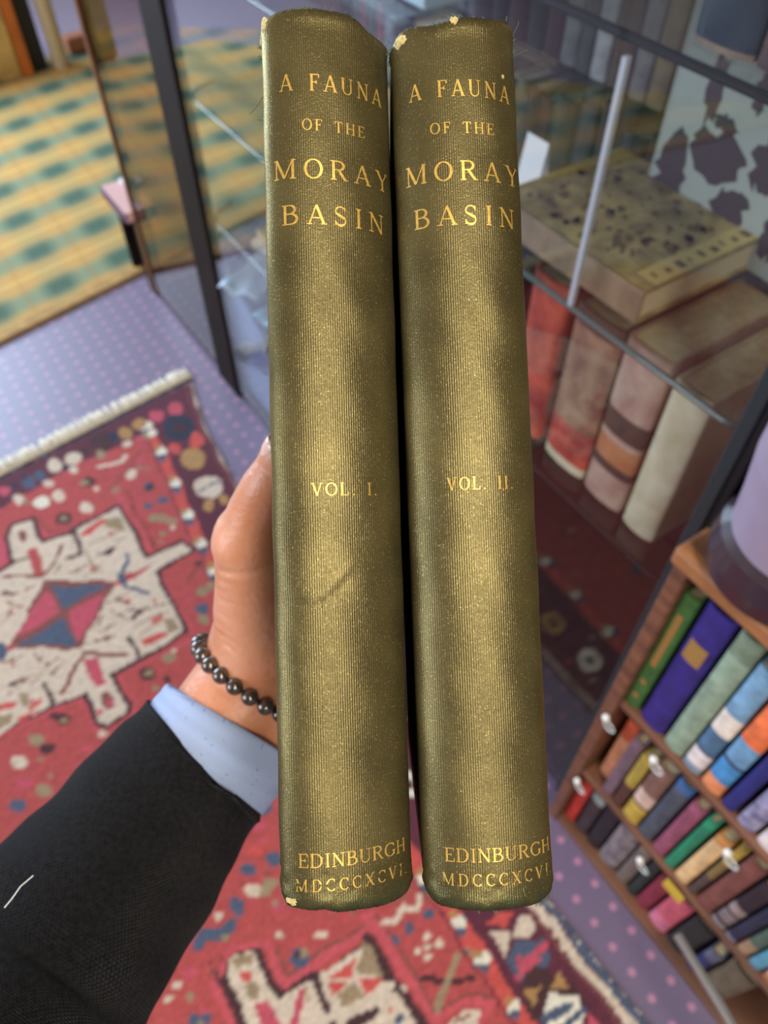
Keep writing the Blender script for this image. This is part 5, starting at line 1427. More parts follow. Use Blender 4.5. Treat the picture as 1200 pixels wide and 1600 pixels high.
GL = {
 'A': (.86, [ln(.43, .99, .12, c0, TH), ln(.43, .99, .74, c0, TK), ln(.22, .33, .64, .33, TH), sf(.12, c0, .12), sf(.74, c0, .13)]),
 'F': (.66, [ln(.16, 0, .16, 1, TK), ln(.04, c1, .60, c1, TH), ln(.59, c1, .59, .78, TH), ln(.16, .52, .44, .52, TH), ln(.44, .62, .44, .42, TH), sf(.16, c0)]),
 'U': (.86, [ln(.17, 1, .17, .32, TK), arc(.43, .32, .26, .29, 180, 360, TH, TH + .02), ln(.69, .32, .69, 1, TH), sf(.17, c1, .14), sf(.69, c1, .13)]),
 'N': (.88, [ln(.16, 0, .16, 1, TH), ln(.14, .99, .72, .02, TK), ln(.72, 0, .72, 1, TH), sf(.14, c0, .12), sf(.12, c1, .08), sf(.72, c1, .13)]),
 'O': (.90, [arc(.45, .5, .36, .47, 0, 360, TH, TK, 32)]),
 'T': (.78, [ln(.39, 0, .39, 1, TK), ln(.06, c1, .72, c1, TH), ln(.07, c1, .07, .76, TH), ln(.71, c1, .71, .76, TH), sf(.39, c0)]),
 'H': (.92, [ln(.18, 0, .18, 1, TK), ln(.74, 0, .74, 1, TK), ln(.18, .51, .74, .51, TH), sf(.18, c0), sf(.18, c1), sf(.74, c0), sf(.74, c1)]),
 'E': (.72, [ln(.17, 0, .17, 1, TK), ln(.04, c1, .62, c1, TH), ln(.61, c1, .61, .78, TH), ln(.17, .52, .46, .52, TH), ln(.46, .62, .46, .42, TH), ln(.04, c0, .64, c0, TH), ln(.64, c0, .65, .25, TH)]),
 'M': (1.1, [ln(.17, 0, .17, 1, TH), ln(.17, .99, .54, .05, TK), ln(.54, .05, .91, .99, TH), ln(.92, 0, .92, 1, TK), sf(.16, c0, .12), sf(.92, c0, .14), sf(.14, c1, .09), sf(.95, c1, .09)]),
 'R': (.84, [ln(.17, 0, .17, 1, TK), ln(.04, c1, .40, c1, TH), arc(.40, .75, .24, .22, 90, -90, TH, TK, 12), ln(.17, .53, .40, .53, TH), ln(.40, .53, .70, .03, TK), sf(.17, c0), sf(.74, c0, .09)]),
 'Y': (.84, [ln(.42, 0, .42, .48, TK), ln(.12, .98, .42, .46, TK), ln(.72, .98, .42, .46, TH), sf(.12, c1, .12), sf(.72, c1, .11), sf(.42, c0)]),
 'B': (.80, [ln(.17, 0, .17, 1, TK), ln(.04, c1, .38, c1, TH), arc(.38, .76, .22, .21, 90, -90, TH, TK, 12), ln(.17, .54, .38, .54, TH), arc(.40, .285, .28, .255, 90, -90, TH, TK, 12), ln(.04, c0, .40, c0, TH)]),
 'S': (.66, [arc(.33, .74, .21, .23, 20, 200, TH, TH, 9) + [(.16, .62, .10), (.33, .51, TK), (.50, .40, TK)] + arc(.33, .27, .22, .24, 20, -160, TK, TH, 9), ln(.53, .96, .53, .74, TH), ln(.11, .04, .11, .28, TH)]),
 'I': (.42, [ln(.21, 0, .21, 1, TK), sf(.21, c0), sf(.21, c1)]),
 'V': (.82, [ln(.12, .98, .42, .01, TK), ln(.42, .01, .70, .98, TH), sf(.12, c1, .12), sf(.70, c1, .11)]),
 'L': (.70, [ln(.17, 0, .17, 1, TK), sf(.17, c1), ln(.04, c0, .60, c0, TH), ln(.60, c0, .61, .28, TH)]),
 'D': (.88, [ln(.17, 0, .17, 1, TK), ln(.04, c1, .40, c1, TH), arc(.40, .5, .36, .47, 90, -90, TH, TK, 18), ln(.04, c0, .40, c0, TH)]),
 'G': (.88, [arc(.46, .5, .37, .47, 45, 330, TH, TK, 26), ln(.75, .10, .75, .42, TK), sf(.75, .42, .12), ln(.74, .96, .74, .74, TH)]),
 'C': (.80, [arc(.45, .5, .36, .47, 45, 318, TH, TK, 26), ln(.71, .97, .71, .72, TH)]),
 'X': (.84, [ln(.14, .98, .70, .02, TK), ln(.70, .98, .14, .02, TH), sf(.14, c0, .11), sf(.70, c0, .13), sf(.14, c1, .13), sf(.70, c1, .11)]),
 '.': (.30, [ln(.08, .06, .20, .06, .13)]), ' ': (.55, [])}

def spine_material():
    m = bpy.data.materials.new('olive_ribbed_cloth'); m.use_nodes = True; nt = m.node_tree; b = nt.nodes['Principled BSDF']; N = nt.nodes.new; L = nt.links.new
    tc = N('ShaderNodeTexCoord')
    n1 = N('ShaderNodeTexNoise'); n1.inputs['Scale'].default_value = 55; n1.inputs['Detail'].default_value = 5; L(tc.outputs['Object'], n1.inputs['Vector'])
    r = N('ShaderNodeValToRGB'); r.color_ramp.elements[0].position = .35; r.color_ramp.elements[0].color = lin((84, 77, 50)); r.color_ramp.elements[1].position = .68; r.color_ramp.elements[1].color = lin((104, 95, 62))
    L(n1.outputs['Fac'], r.inputs['Fac'])
    n2 = N('ShaderNodeTexNoise'); n2.inputs['Scale'].default_value = 2200; n2.inputs['Detail'].default_value = 2; L(tc.outputs['Object'], n2.inputs['Vector'])
    r2 = N('ShaderNodeValToRGB'); r2.color_ramp.elements[0].position = .60; r2.color_ramp.elements[0].color = (0, 0, 0, 1); r2.color_ramp.elements[1].position = .74; r2.color_ramp.elements[1].color = (1, 1, 1, 1)
    L(n2.outputs['Fac'], r2.inputs['Fac'])
    mx = N('ShaderNodeMixRGB'); L(r2.outputs['Color'], mx.inputs['Fac']); L(r.outputs['Color'], mx.inputs['Color1']); mx.inputs['Color2'].default_value = lin((150, 136, 90))
    L(mx.outputs['Color'], b.inputs['Base Color'])
    # dark green where the cloth is rubbed at head and foot
    sp = N('ShaderNodeSeparateXYZ'); L(tc.outputs['Object'], sp.inputs[0])
    g = N('ShaderNodeMapRange'); L(sp.outputs['Y'], g.inputs['Value']); g.inputs['From Min'].default_value = .0045; g.inputs['From Max'].default_value = -.001; 
    n3 = N('ShaderNodeTexNoise'); n3.inputs['Scale'].default_value = 260; L(tc.outputs['Object'], n3.inputs['Vector'])
    mu = N('ShaderNodeMath'); mu.operation = 'MULTIPLY'; L(g.outputs[0], mu.inputs[0]); L(n3.outputs['Fac'], mu.inputs[1])
    m2 = N('ShaderNodeMixRGB'); L(mu.outputs[0], m2.inputs['Fac']); L(mx.outputs['Color'], m2.inputs['Color1']); m2.inputs['Color2'].default_value = lin((40, 62, 46)); L(m2.outputs['Color'], b.inputs['Base Color'])
    bp = N('ShaderNodeBump'); bp.inputs['Strength'].default_value = .35; bp.inputs['Distance'].default_value = .0002; L(n2.outputs['Fac'], bp.inputs['Height']); L(bp.outputs['Normal'], b.inputs['Normal'])
    b.inputs['Roughness'].default_value = .33; b.inputs['Metallic'].default_value = .55; b.inputs['Specular IOR Level'].default_value = .5
    b.inputs['Specular Tint'].default_value = lin((255, 236, 180))
    return m
CLOTH = spine_material()
BOARD = mat('olive_board_cloth', (70, 70, 48), rough=.55, noise=.2, nscale=400, bump=.3, bscale=1500)
GOLD = mat('gold_leaf', (224, 182, 92), rough=.38, metal=.55, noise=.18, nscale=900)
STRAW = mat('straw_board', (210, 190, 128), rough=.9, noise=.25, nscale=900, bump=.5, bscale=1200)
THREAD = mat('green_thread', (92, 104, 84), rough=.8)

def held_book(key, label):
    b0, t0, hw, sag, tilt = BK[key]; b0 = Vector(b0); t0 = Vector(t0); H = (t0 - b0).length
    y = (t0 - b0).normalized(); z = (Vector((0, 0, 1)) - y * y.z).normalized(); x = y.cross(z)
    M = CAM @ Matrix(((x.x, y.x, z.x, b0.x), (x.y, y.y, z.y, b0.y), (x.z, y.z, z.z, b0.z), (0, 0, 0, 1)))
    t = thing('antique_book', label, 'book', world=M, group='the two held volumes')
    def base(u):
        xx = hw * math.sin(u * PI / 2); return xx, sag * max(0., math.cos(u * PI / 2)) ** .85 + tilt * xx
    US = [-1 + 2 * i / 800 for i in range(801)]; P = [base(u) for u in US]; S = [0]
    for i in range(800): S.append(S[-1] + math.hypot(P[i + 1][0] - P[i][0], P[i + 1][1] - P[i][1]))
    mid = S[400]; S = [s - mid for s in S]
    def at_s(s):
        i = int(np.searchsorted(S, s)); i = max(1, min(800, i)); f = (s - S[i - 1]) / (S[i] - S[i - 1])
        px = P[i - 1][0] + (P[i][0] - P[i - 1][0]) * f; pz = P[i - 1][1] + (P[i][1] - P[i - 1][1]) * f
        dx, dz = P[i][0] - P[i - 1][0], P[i][1] - P[i - 1][1]; l = math.hypot(dx, dz)
        return px, pz, -dz / l, dx / l, US[i - 1] + (US[i] - US[i - 1]) * f
    def crease(s, yy):
        if key == 'I':
            c = .0755 + .30 * (s + .016) + .0022 * math.sin(s * 300); e = max(0, 1 - ((s + .005) / .013) ** 2)
            v = -.00042 * e * math.exp(-((yy - c) / .0009) ** 2) + .0003 * e * math.exp(-((yy - c - .0022) / .0011) ** 2)
            return v
        return .00012 * math.exp(-((yy - .032) / .0008) ** 2) * max(0, 1 - ((s - .006) / .01) ** 2)
    tt, tb = TOPS[key], BOTS[key]
    def edge(tab, u): return float(np.interp(u, [a for a, _ in tab], [q for _, q in tab])) / 1000
    # --- spine with fine vertical ribs
    s0, s1 = S[0], S[-1]; nr = int(round((s1 - s0) / .00063)); nc = nr * 4; ny = 150
    mb = MB(); rings = []
    rr = random.Random(2 if key == 'I' else 6)
    jit = [rr.uniform(-.00018, .00018) for _ in range(nc + 1)]
    for j in range(-2, ny + 3):
        f = min(1, max(0, j / ny)); row = []
        for i in range(nc + 1):
            s = s0 + (s1 - s0) * i / nc; px, pz, nx, nz, u = at_s(s)
            ya, yb = edge(tb, u) + jit[i] * .8, H + edge(tt, u) + jit[i]
            yy = ya + (yb - ya) * f
            en = min(1, (yy - ya) / .004, (yb - yy) / .004)
            d = .00006 * (.5 + .5 * math.cos(2 * PI * i / 4)) * (.35 + .65 * max(0, en)) + crease(s, yy)
            # rolled head and tail caps
            e = min(yy - ya, yb - yy); d += .00035 * math.exp(-((e - .0022) / .0012) ** 2) - .0005 * math.exp(-(e / .0007) ** 2)
            d += .00012 * math.sin(yy * 210 + s * 160) * math.sin(s * 240 + yy * 31)
            if f < .04: d += .00022 * math.sin(s * 900 + 5 * f) * math.sin(yy * 1500)
            zz = pz + nz * d; xx = px + nx * d
            if j < 0: zz -= .0016 * -j; yy += .0004 * -j
            if j > ny: zz -= .0016 * (j - ny); yy -= .0003 * (j - ny)
            row.append((xx, yy, zz))
        rings.append(row)
    mb.loft(rings, cap=False, closed=False)
    sp = mb.build('spine', CLOTH, t, smooth=True)
    so = sp.modifiers.new('t', 'SOLIDIFY'); so.thickness = .0008; so.offset = -1 if sp.data.polygons[len(sp.data.polygons) // 2].normal.z > 0 else 1
    # --- boards, joints and pages
    for sg, zz in ((-1, -tilt * hw), (1, tilt * hw)):
        q = MB(); xa = sg * hw; xb = sg * (hw - .003)
        q.box(min(xa, xb), max(xa, xb), .0035, H - .0005, -.148, zz - .003); q.build('board', BOARD, t, bevel=.0006)
    q = MB(); q.box(-hw + .0032, hw - .0032, .007, H - .004, -.143, -.005)
    q.build('page_block', PAGES, t)
    # --- gilt lettering draped on the spine
    parts = {'title_lettering': LINES[key][:4], 'volume_lettering': LINES[key][4:5], 'imprint_lettering': LINES[key][5:]}
    for nm, lines in parts.items():
        g = MB()
        for text, sa, sb, yc, h in lines:
            gap = .16 if len(text) > 5 else .12
            if text.startswith('MDC'): gap = .30
            if text.startswith('A F') or text == 'OF THE': gap = .22
            if text in ('MORAY', 'BASIN'): gap = .28
            if text.startswith('EDIN'): gap = .05
            wd = sum(GL[c][0] + gap for c in text) - gap; k = (sb - sa) / wd
            cx = 0
            for c in text:
                adv, strokes = GL[c]
                for st in strokes:
                    pts = []
                    for (xa, ya, wa), (xb, yb, wb) in zip(st[:-1], st[1:]):
                        n = max(1, int(math.hypot((xb - xa) * k, (yb - ya) * h) / .0004))
                        for i in range(n): f = i / n; pts.append((xa + (xb - xa) * f, ya + (yb - ya) * f, wa + (wb - wa) * f))
                    pts.append(st[-1]); L2, R2 = [], []
                    for i, (px, py, w_) in enumerate(pts):
                        a, bq = pts[max(0, i - 1)], pts[min(len(pts) - 1, i + 1)]
                        dx, dy = (bq[0] - a[0]) * k, (bq[1] - a[1]) * h; l = math.hypot(dx, dy) or 1
                        ww = w_ * h * .5 * .92
                        for s_, out in ((1, L2), (-1, R2)):
                            ss = sa + (cx + px) * k - s_ * dy / l * ww; yy = yc - h / 2 + py * h + s_ * dx / l * ww
                            X, Z, nx, nz, u = at_s(ss); d = .00013 + crease(ss, yy) + .00012 * math.sin(yy * 210 + ss * 160) * math.sin(ss * 240 + yy * 31)
                            out.append((X + nx * d, yy, Z + nz * d))
                    g.loft([L2, R2], cap=False, closed=False)
                cx += adv + gap
        g.build(nm, GOLD, t, smooth=True)['label'] = 'gilt serif lettering'
    # --- worn spots showing straw board, and loose threads
    def lump(s, yy, r1, r2, seed):
        rr = random.Random(seed); q = MB(); n = 14; X, Z, nx, nz, u = at_s(s)
        c = (X + nx * .0003, yy, Z + nz * .0003); ring = []
        for i in range(n):
            a = 2 * PI * i / n; k = rr.uniform(.6, 1.25); X2, Z2, nx, nz, u = at_s(s + r1 * k * math.cos(a)); ring.append((X2 + nx * .00012, yy + r2 * k * math.sin(a), Z2 + nz * .00012))
        inner = [((a[0] + c[0]) / 2 + nx * rr.uniform(.0002, .0004), (a[1] + c[1]) / 2, (a[2] + c[2]) / 2 + rr.uniform(.0001, .0004)) for a in ring]
        q.loft([ring, inner], cap=False); q.add(inner, [tuple(range(n))]); o = q.build('worn_patch', STRAW, t); o['label'] = 'worn patch of bare straw-coloured board'
    for a in ({'I': [(-.0172, .2345, .0022, .0022, 3), (-.0205, .2320, .0009, .002, 9), (-.0135, .0012, .0022, .0013, 4)],
               'II': [(-.0155, .2305, .0024, .0017, 5), (-.0002, .2335, .0011, .0013, 6), (.0135, .2195, .0005, .0007, 7)]}[key]): lump(*a)
    q = MB(); rr = random.Random(11)
    def thread(s, yy, dirs, ln_=.0015):
        X, Z, nx, nz, u = at_s(max(S[0] + 1e-5, min(S[-1] - 1e-5, s))); p = Vector((X, yy, Z)); pts = [p]
        d = Vector(dirs)
        for i in range(6): d += Vector((rr.uniform(-.4, .4), rr.uniform(-.4, .4), rr.uniform(-.3, .3))); pts.append(pts[-1] + d.normalized() * ln_ / 3)
        q.tube(pts, [.00013] * 6 + [.00005], 5)
    for _ in range(12): 
        s = rr.choice([S[0], S[-1]]) + rr.uniform(-.001, .001); thread(s, H + rr.uniform(-.006, .003), (1 if s > 0 else -1, .4, .2), rr.uniform(.0004, .0010))
    for _ in range(10): s = rr.uniform(S[0], S[-1]); thread(s, H + edge(tt, at_s(s)[4]) - .0003, (rr.uniform(-.5, .5), 1, 0), rr.uniform(.0004, .001))
    for _ in range(12): s = rr.uniform(S[0], S[-1]); thread(s, edge(tb, at_s(s)[4]) + .0003, (rr.uniform(-.5, .5), -1, 0), rr.uniform(.0004, .001))
    if key == 'I':
        thread(S[0], .2170, (-1, -1.2, 0), .0034); thread(S[0], .2100, (-1, .2, 0), .001)
    else: thread(S[-1], .2300, (1, .7, .2), .0030); thread(S[-1] - .001, .2345, (.8, .8, .2), .0024)
    o = q.build('loose_threads', THREAD, t, smooth=True); o['kind'] = 'stuff'; o['label'] = 'frayed green threads'
    return t
held_book('I', 'olive ribbed cloth book lettered VOL. I., left of the two held, crease across its spine')
held_book('II', 'olive ribbed cloth book lettered VOL. II., right of the two held')

# ------------------------------------------------------------------ the person holding them: left hand and forearm
def ey(u, v, d): return Vector(((u - 600) / 1200 * d, (800 - v) / 1200 * d, -d))
person = bpy.data.objects.new('person', None); COL.objects.link(person); person.matrix_world = CAM @ Matrix.Translation(ey(240, 1290, .36))
tag(person, 'left hand and forearm gripping both books, black knitted sleeve over pale blue cuff', 'person')
PM = Matrix.Translation(-ey(240, 1290, .36))
def lp(p): return PM @ Vector(p)
def body_mesh():
    b = MB()
    def cap(p, q, r0, r1):
        p, q = lp(p), lp(q); d = q - p; L_ = d.length; d.normalize(); a = d.orthogonal().normalized(); c = d.cross(a); rings = []; n = 20
        for i in range(1, 7): f = PI / 2 * i / 6; rings.append([p - d * r0 * math.cos(f) + (a * math.cos(2*PI*k/n) + c * math.sin(2*PI*k/n)) * r0 * math.sin(f) for k in range(n)])
        for i in range(0, 6): f = PI / 2 * i / 6; rings.append([q + d * r1 * math.sin(f) + (a * math.cos(2*PI*k/n) + c * math.sin(2*PI*k/n)) * r1 * math.cos(f) for k in range(n)])
        b.loft([[tuple(v) for v in r_] for r_ in rings])
    def chain(pts):
        for (p, r0), (q, r1) in zip(pts[:-1], pts[1:]): cap(p, q, r0, r1)
    # forearm: two side by side chains make the oval wrist
    chain([(Vector((-.25, -.36, .06)), .062), (Vector((-.24, -.35, -.01)), .055), (Vector((-.225, -.33, -.09)), .050), (Vector((-.20, -.29, -.165)), .046), (ey(-150, 1800, .26), .038), (ey(180, 1365, .345), .032), (ey(300, 1200, .368), .029), (ey(352, 1125, .373), .0275), (ey(398, 1062, .375), .0275), (ey(425, 1000, .374), .030)])
    chain([(ey(372, 1190, .376), .022), (ey(405, 1140, .378), .024), (ey(440, 1080, .380), .026), (ey(470, 990, .380), .028)])
    # palm to the knuckles behind the fore-edges
    mcp = [Vector((-.006, .040, -.374)), Vector((.000, .018, -.378)), Vector((.000, -.006, -.378)), Vector((-.006, -.028, -.374))]
    w0 = [ey(430, 960, .374), ey(440, 980, .378), ey(450, 1000, .380), ey(455, 1030, .380)]
    for a, m_ in zip(w0, mcp): chain([(a, .022), ((a + m_) / 2, .018), (m_, .0135)])
    chain([(mcp[0], .0125), (mcp[1], .0125), (mcp[2], .0125), (mcp[3], .0125)])
    # fingers wrap round the fore-edges to the right-hand board
    for m_, (k, up) in zip(mcp, ((1.0, .012), (1.06, .010), (1.0, .006), (.86, .002))):
        p1 = Vector((.040, m_.y + up * .8, -.383)); p2 = Vector((.0540, m_.y + up * 1.2, -.362)); p3 = Vector((.0525, m_.y + up * 1.5, -.362 + .026 * k)); p4 = Vector((.0515, m_.y + up * 1.7, -.362 + .041 * k))
        chain([(m_, .0122), (p1, .0098), (p2, .0092), (p3, .0083), (p4, .0074)])
    # thumb
    chain([(ey(415, 1000, .366), .026), (ey(402, 955, .356), .0205), (ey(396, 905, .343), .0172), (ey(387, 852, .330), .0147), (ey(402, 800, .321), .0126), (ey(419, 762, .313), .0114), (ey(436, 731, .307), .0096), (ey(441, 707, .303), .0088)])
    chain([(ey(440, 950, .365), .022), (ey(440, 880, .350), .016), (ey(410, 850, .335), .0125)])      # web of the thumb
    chain([(ey(380, 850, .329), .0140), (ey(384, 835, .328), .0138)])
    me = bpy.data.meshes.new('body'); me.from_pydata(b.v, [], b.f); o = bpy.data.objects.new('body', me); COL.objects.link(o)
    r_ = o.modifiers.new('r', 'REMESH'); r_.mode = 'VOXEL'; r_.voxel_size = .0015; r_.use_smooth_shade = True
    s_ = o.modifiers.new('s', 'SMOOTH'); s_.iterations = 14; s_.factor = .5
    dg = bpy.context.evaluated_depsgraph_get(); me2 = bpy.data.meshes.new_from_object(o.evaluated_get(dg)); o.modifiers.clear(); o.data = me2; me2.name = 'body'
    # skin folds pressed into the surface
    n = len(me2.vertices); co = np.zeros(n * 3); me2.vertices.foreach_get('co', co); co = co.reshape(-1, 3)
    no = np.zeros(n * 3); me2.vertex_normals.foreach_get('vector', no); no = no.reshape(-1, 3)
    def fold(pa, pb, depth, wdt, bow=0):
        pa, pb = np.array(lp(pa)), np.array(lp(pb)); d = pb - pa; L2 = d @ d; t_ = np.clip(((co - pa) @ d) / L2, 0, 1)
        c = pa + t_[:, None] * d; c[:, 1] += bow * np.sin(t_ * PI); e = co - c; e[:, 2] *= .25
        return -depth * np.exp(-(e ** 2).sum(1) / wdt ** 2) * np.sin(np.clip(t_, .08, .92) * PI) ** .3
    dz = np.zeros(n)
    for a, bb_, dp_, wd_, bw in [((345, 893, .325), (430, 880, .325), .0011, .0013, -.002), ((342, 906, .33), (420, 905, .33), .0008, .0011, -.002), ((341, 920, .335), (415, 930, .335), .0007, .0011, -.001), ((342, 935, .335), (420, 950, .335), .0006, .001, -.001),
                                 ((338, 955, .34), (425, 985, .34), .0005, .001, -.001), ((335, 970, .345), (425, 1005, .345), .0008, .001, -.001), ((330, 985, .345), (425, 1030, .345), .0007, .001, 0), ((400, 722, .30), (425, 745, .30), .0006, .0009, 0), ((380, 755, .31), (425, 775, .31), .0004, .0009, 0), ((350, 1005, .345), (425, 1050, .345), .0006, .001, 0), ((290, 1050, .345), (420, 1125, .345), .0005, .0014, 0)]:
        dz += fold(ey(*a), ey(*bb_), dp_, wd_, bw)
    co += no * dz[:, None] * 1.5; me2.vertices.foreach_set('co', co.ravel()); me2.update()
    me2.polygons.foreach_set('use_smooth', [True] * len(me2.polygons))
    return o
def skin_material():
    m = mat('skin', (206, 132, 92), rough=.38, sss=.3, col2=(220, 156, 124), nscale=30, bump=.22, bscale=420)
    return m
bo = body_mesh(); bo.data.materials.clear(); bo.data.materials.append(skin_material()); bo.parent = person
# thumb nail
b = MB(); c = lp(ey(411, 704, .2985)); 
def frame_from(c, ax, nm_): 
    ax = ax.normalized(); nm_ = (nm_ - ax * ax.dot(nm_)).normalized(); sd = ax.cross(nm_); return ax, sd, nm_
ax, sd, nn = frame_from(c, ey(440, 700, .302) - ey(420, 752, .312), Vector((-.75, .25, .62)))
rows = []
for i in range(7):
    fi = i / 6 - .5; rows.append([tuple(c + ax * (fi * .012) + sd * (math.sin(a) * .0052) + nn * (math.cos(a) * .0052 - .0049 - abs(fi) ** 3 * .006)) for a in [(-1.0 + 2.0 * k / 8) for k in range(9)]])
b.loft(rows, cap=False, closed=False)
nail = b.build('thumb_nail', mat('nail', (240, 196, 178), rough=.25, coat=.3), person, smooth=True)
so = nail.modifiers.new('t', 'SOLIDIFY'); so.thickness = .0006

# sleeve and cuff lofted round the forearm
def cuff_loft(name, path, m, seg=72, wob=0, thick=.002, waves=0, uvrep=(1, 1)):
    pts = [lp(ey(*p[:3])) if len(p) == 4 else lp(p[0]) for p in path]; rad = [p[-1] for p in path]; rr = random.Random(7)
    # resample smoothly
    P = []; R = []; n = len(pts); K = 14
    for i in range(n - 1):
        p0, p1, p2, p3 = pts[max(0, i - 1)], pts[i], pts[i + 1], pts[min(n - 1, i + 2)]; r0, r1, r2, r3 = rad[max(0, i - 1)], rad[i], rad[i + 1], rad[min(n - 1, i + 2)]
        for k in range(K + (i == n - 2)):
            f = k / K; h = lambda a, b_, c_, d_: .5 * ((2 * b_) + (-a + c_) * f + (2 * a - 5 * b_ + 4 * c_ - d_) * f * f + (-a + 3 * b_ - 3 * c_ + d_) * f ** 3)
            P.append(h(p0, p1, p2, p3)); R.append(h(r0, r1, r2, r3))
    q = MB(); rings = []; L_ = 0; uv = []
    for i, p in enumerate(P):
        t_ = (P[min(i + 1, len(P) - 1)] - P[max(i - 1, 0)]).normalized(); a = t_.cross(Vector((0, 0, 1))).normalized(); c_ = a.cross(t_).normalized()
        if i: L_ += (P[i] - P[i - 1]).length
        ring = []
        for k in range(seg + 1):
            th = 2 * PI * k / seg; r_ = R[i] * (1 + wob * math.sin(th * 2 + i * .17 + 1) * math.sin(i * .31 + th) + wob * .6 * math.sin(3 * th - i * .21))
            if i < 3: r_ += .0009 * (i - 3) * (1 if i < 2 else .3)
            ring.append(tuple(p + a * r_ * math.cos(th) + c_ * r_ * .96 * math.sin(th))); uv.append((k / seg * 2 * PI * R[0], L_))
        rings.append(ring)
    q.loft(rings, cap=False, closed=False)
    o = q.build(name, m, person, smooth=True)
    ul = o.data.uv_layers.new(name='weave')
    for lp_ in o.data.loops: ul.data[lp_.index].uv = uv[lp_.vertex_index]
    s_ = o.modifiers.new('t', 'SOLIDIFY'); s_.thickness = thick; s_.offset = -1
    return o
def knit_material():
    m = bpy.data.materials.new('black_knit'); m.use_nodes = True; nt = m.node_tree; b = nt.nodes['Principled BSDF']; N = nt.nodes.new; L = nt.links.new
    uv = N('ShaderNodeUVMap'); uv.uv_map = 'weave'; mp = N('ShaderNodeMapping'); mp.inputs['Scale'].default_value = (560, 420, 1); mp.inputs['Rotation'].default_value = (0, 0, 0); L(uv.outputs[0], mp.inputs[0])
    br = N('ShaderNodeTexBrick'); br.inputs['Scale'].default_value = 1; br.inputs['Mortar Size'].default_value = .22; br.inputs['Mortar Smooth'].default_value = 1; br.inputs['Brick Width'].default_value = .9; br.inputs['Row Height'].default_value = .5
    L(mp.outputs[0], br.inputs['Vector'])
    tc = N('ShaderNodeTexCoord'); n = N('ShaderNodeTexNoise'); n.inputs['Scale'].default_value = 500; n.inputs['Detail'].default_value = 6; L(tc.outputs['Object'], n.inputs['Vector'])
    ad = N('ShaderNodeMath'); ad.operation = 'MULTIPLY_ADD'; L(br.outputs['Fac'], ad.inputs[0]); ad.inputs[1].default_value = -1; L(n.outputs['Fac'], ad.inputs[2])
    bp = N('ShaderNodeBump'); bp.inputs['Strength'].default_value = .8; bp.inputs['Distance'].default_value = .0014; L(ad.outputs[0], bp.inputs['Height']); L(bp.outputs['Normal'], b.inputs['Normal'])
    r = N('ShaderNodeValToRGB'); r.color_ramp.elements[0].color = lin((9, 9, 11)); r.color_ramp.elements[1].color = lin((36, 36, 42)); r.color_ramp.elements[0].position = .3; r.color_ramp.elements[1].position = .8
    L(n.outputs['Fac'], r.inputs['Fac']); L(r.outputs['Color'], b.inputs['Base Color']); b.inputs['Roughness'].default_value = .95; b.inputs['Specular IOR Level'].default_value = .15; b.inputs['Sheen Weight'].default_value = .05
    return m
sl = cuff_loft('sleeve', [(322, 1182, .374, .0392), (302, 1204, .371, .0398), (245, 1275, .360, .0425), (180, 1365, .345, .0455), (100, 1470, .325, .048), (20, 1580, .305, .050), (-120, 1780, .265, .052), (-300, 2020, .225, .056), (Vector((-.20, -.29, -.165)), .059), (Vector((-.225, -.33, -.09)), .060), (Vector((-.24, -.35, -.01)), .062), (Vector((-.25, -.36, .06)), .066)], knit_material(), wob=.02, thick=.0025)
sl['label'] = 'black knitted jumper sleeve'
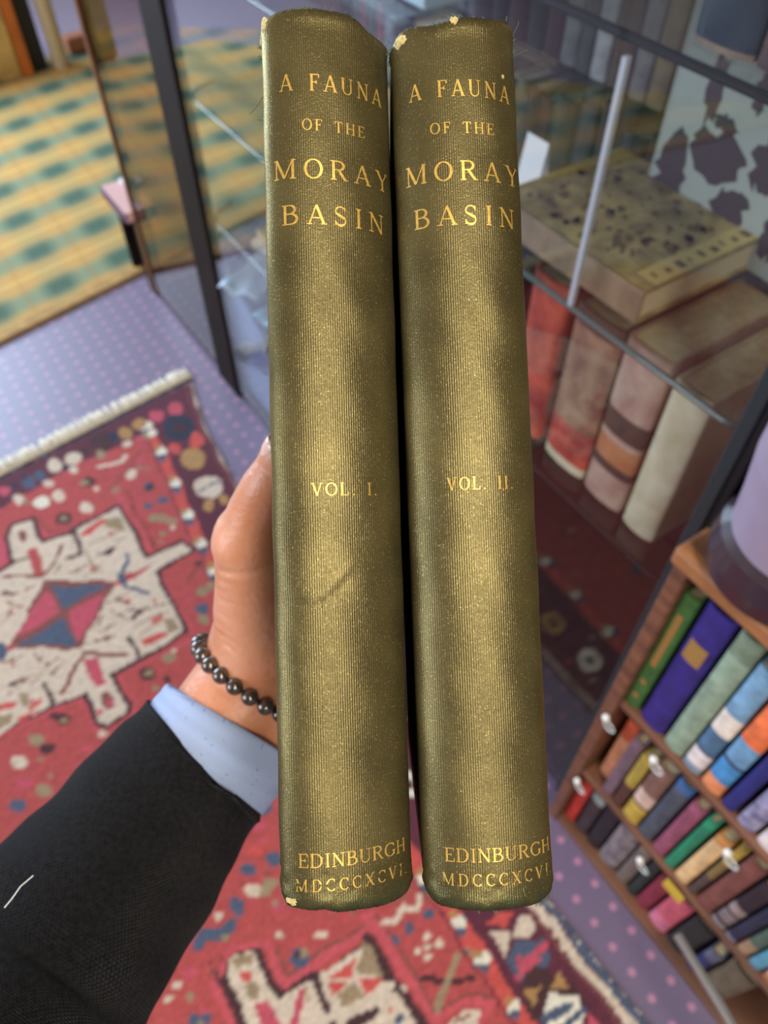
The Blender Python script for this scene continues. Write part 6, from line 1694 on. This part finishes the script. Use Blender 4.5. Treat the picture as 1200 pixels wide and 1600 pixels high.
def cuff_material():
    m = bpy.data.materials.new('pale_blue_shirting'); m.use_nodes = True; nt = m.node_tree; b = nt.nodes['Principled BSDF']; N = nt.nodes.new; L = nt.links.new
    uv = N('ShaderNodeUVMap'); uv.uv_map = 'weave'; v = N('ShaderNodeTexVoronoi'); v.inputs['Scale'].default_value = 300; v.inputs['Randomness'].default_value = .45; L(uv.outputs[0], v.inputs['Vector'])
    r = N('ShaderNodeValToRGB'); r.color_ramp.elements[0].position = .09; r.color_ramp.elements[0].color = lin((116, 134, 168)); r.color_ramp.elements[1].position = .15; r.color_ramp.elements[1].color = lin((158, 176, 214))
    L(v.outputs['Distance'], r.inputs['Fac']); L(r.outputs['Color'], b.inputs['Base Color']); b.inputs['Roughness'].default_value = .8
    return m
cf = cuff_loft('shirt_cuff', [(362, 1135, .378, .0365), (356, 1144, .377, .0368), (338, 1166, .375, .037), (314, 1194, .372, .0365), (280, 1228, .366, .035)], cuff_material(), wob=.012, thick=.0012)
cf['label'] = 'pale blue shirt cuff with tiny specks'
b = MB(); p = lp(ey(28, 1408, .272)); b.tube([lp(ey(7, 1418, .2615)), lp(ey(18, 1405, .2615)), lp(ey(32, 1385, .2615)), lp(ey(52, 1368, .2635))], .00022, 5)
o = b.build('lint_thread', mat('white_lint', (220, 226, 226), rough=.8), sl); o['label'] = 'short white thread caught on the knit'
# bracelet of round dark beads
br = MB(); c = ey(402, 1062, .377); axis = (ey(430, 1020, .377) - ey(370, 1110, .377)).normalized(); a = axis.cross(Vector((0, 0, 1))).normalized(); n2 = a.cross(axis).normalized()
cc = lp(c); RX, RZ = .0335, .0305; NB = 25
loop = [cc + a * RX * math.cos(2 * PI * i / 60) + n2 * RZ * math.sin(2 * PI * i / 60) for i in range(61)]
br.tube(loop, .0008, 6); cord = br.build('bracelet', mat('black_cord', (20, 18, 18), rough=.6), person, smooth=True); cord['label'] = 'bracelet of round hematite-grey beads'
bm_ = mat('hematite', (104, 94, 88), rough=.16, metal=.75, coat=.5)
first = None
for i in range(NB):
    th = 2 * PI * i / NB; p = cc + a * RX * math.cos(th) + n2 * RZ * math.sin(th)
    if first is None:
        q = MB(); q.ball((0, 0, 0), .0041, 18, 12); first = q.build('bead', bm_, cord, smooth=True); first.location = p
    else: o = first.copy(); COL.objects.link(o); o.parent = cord; o.location = p
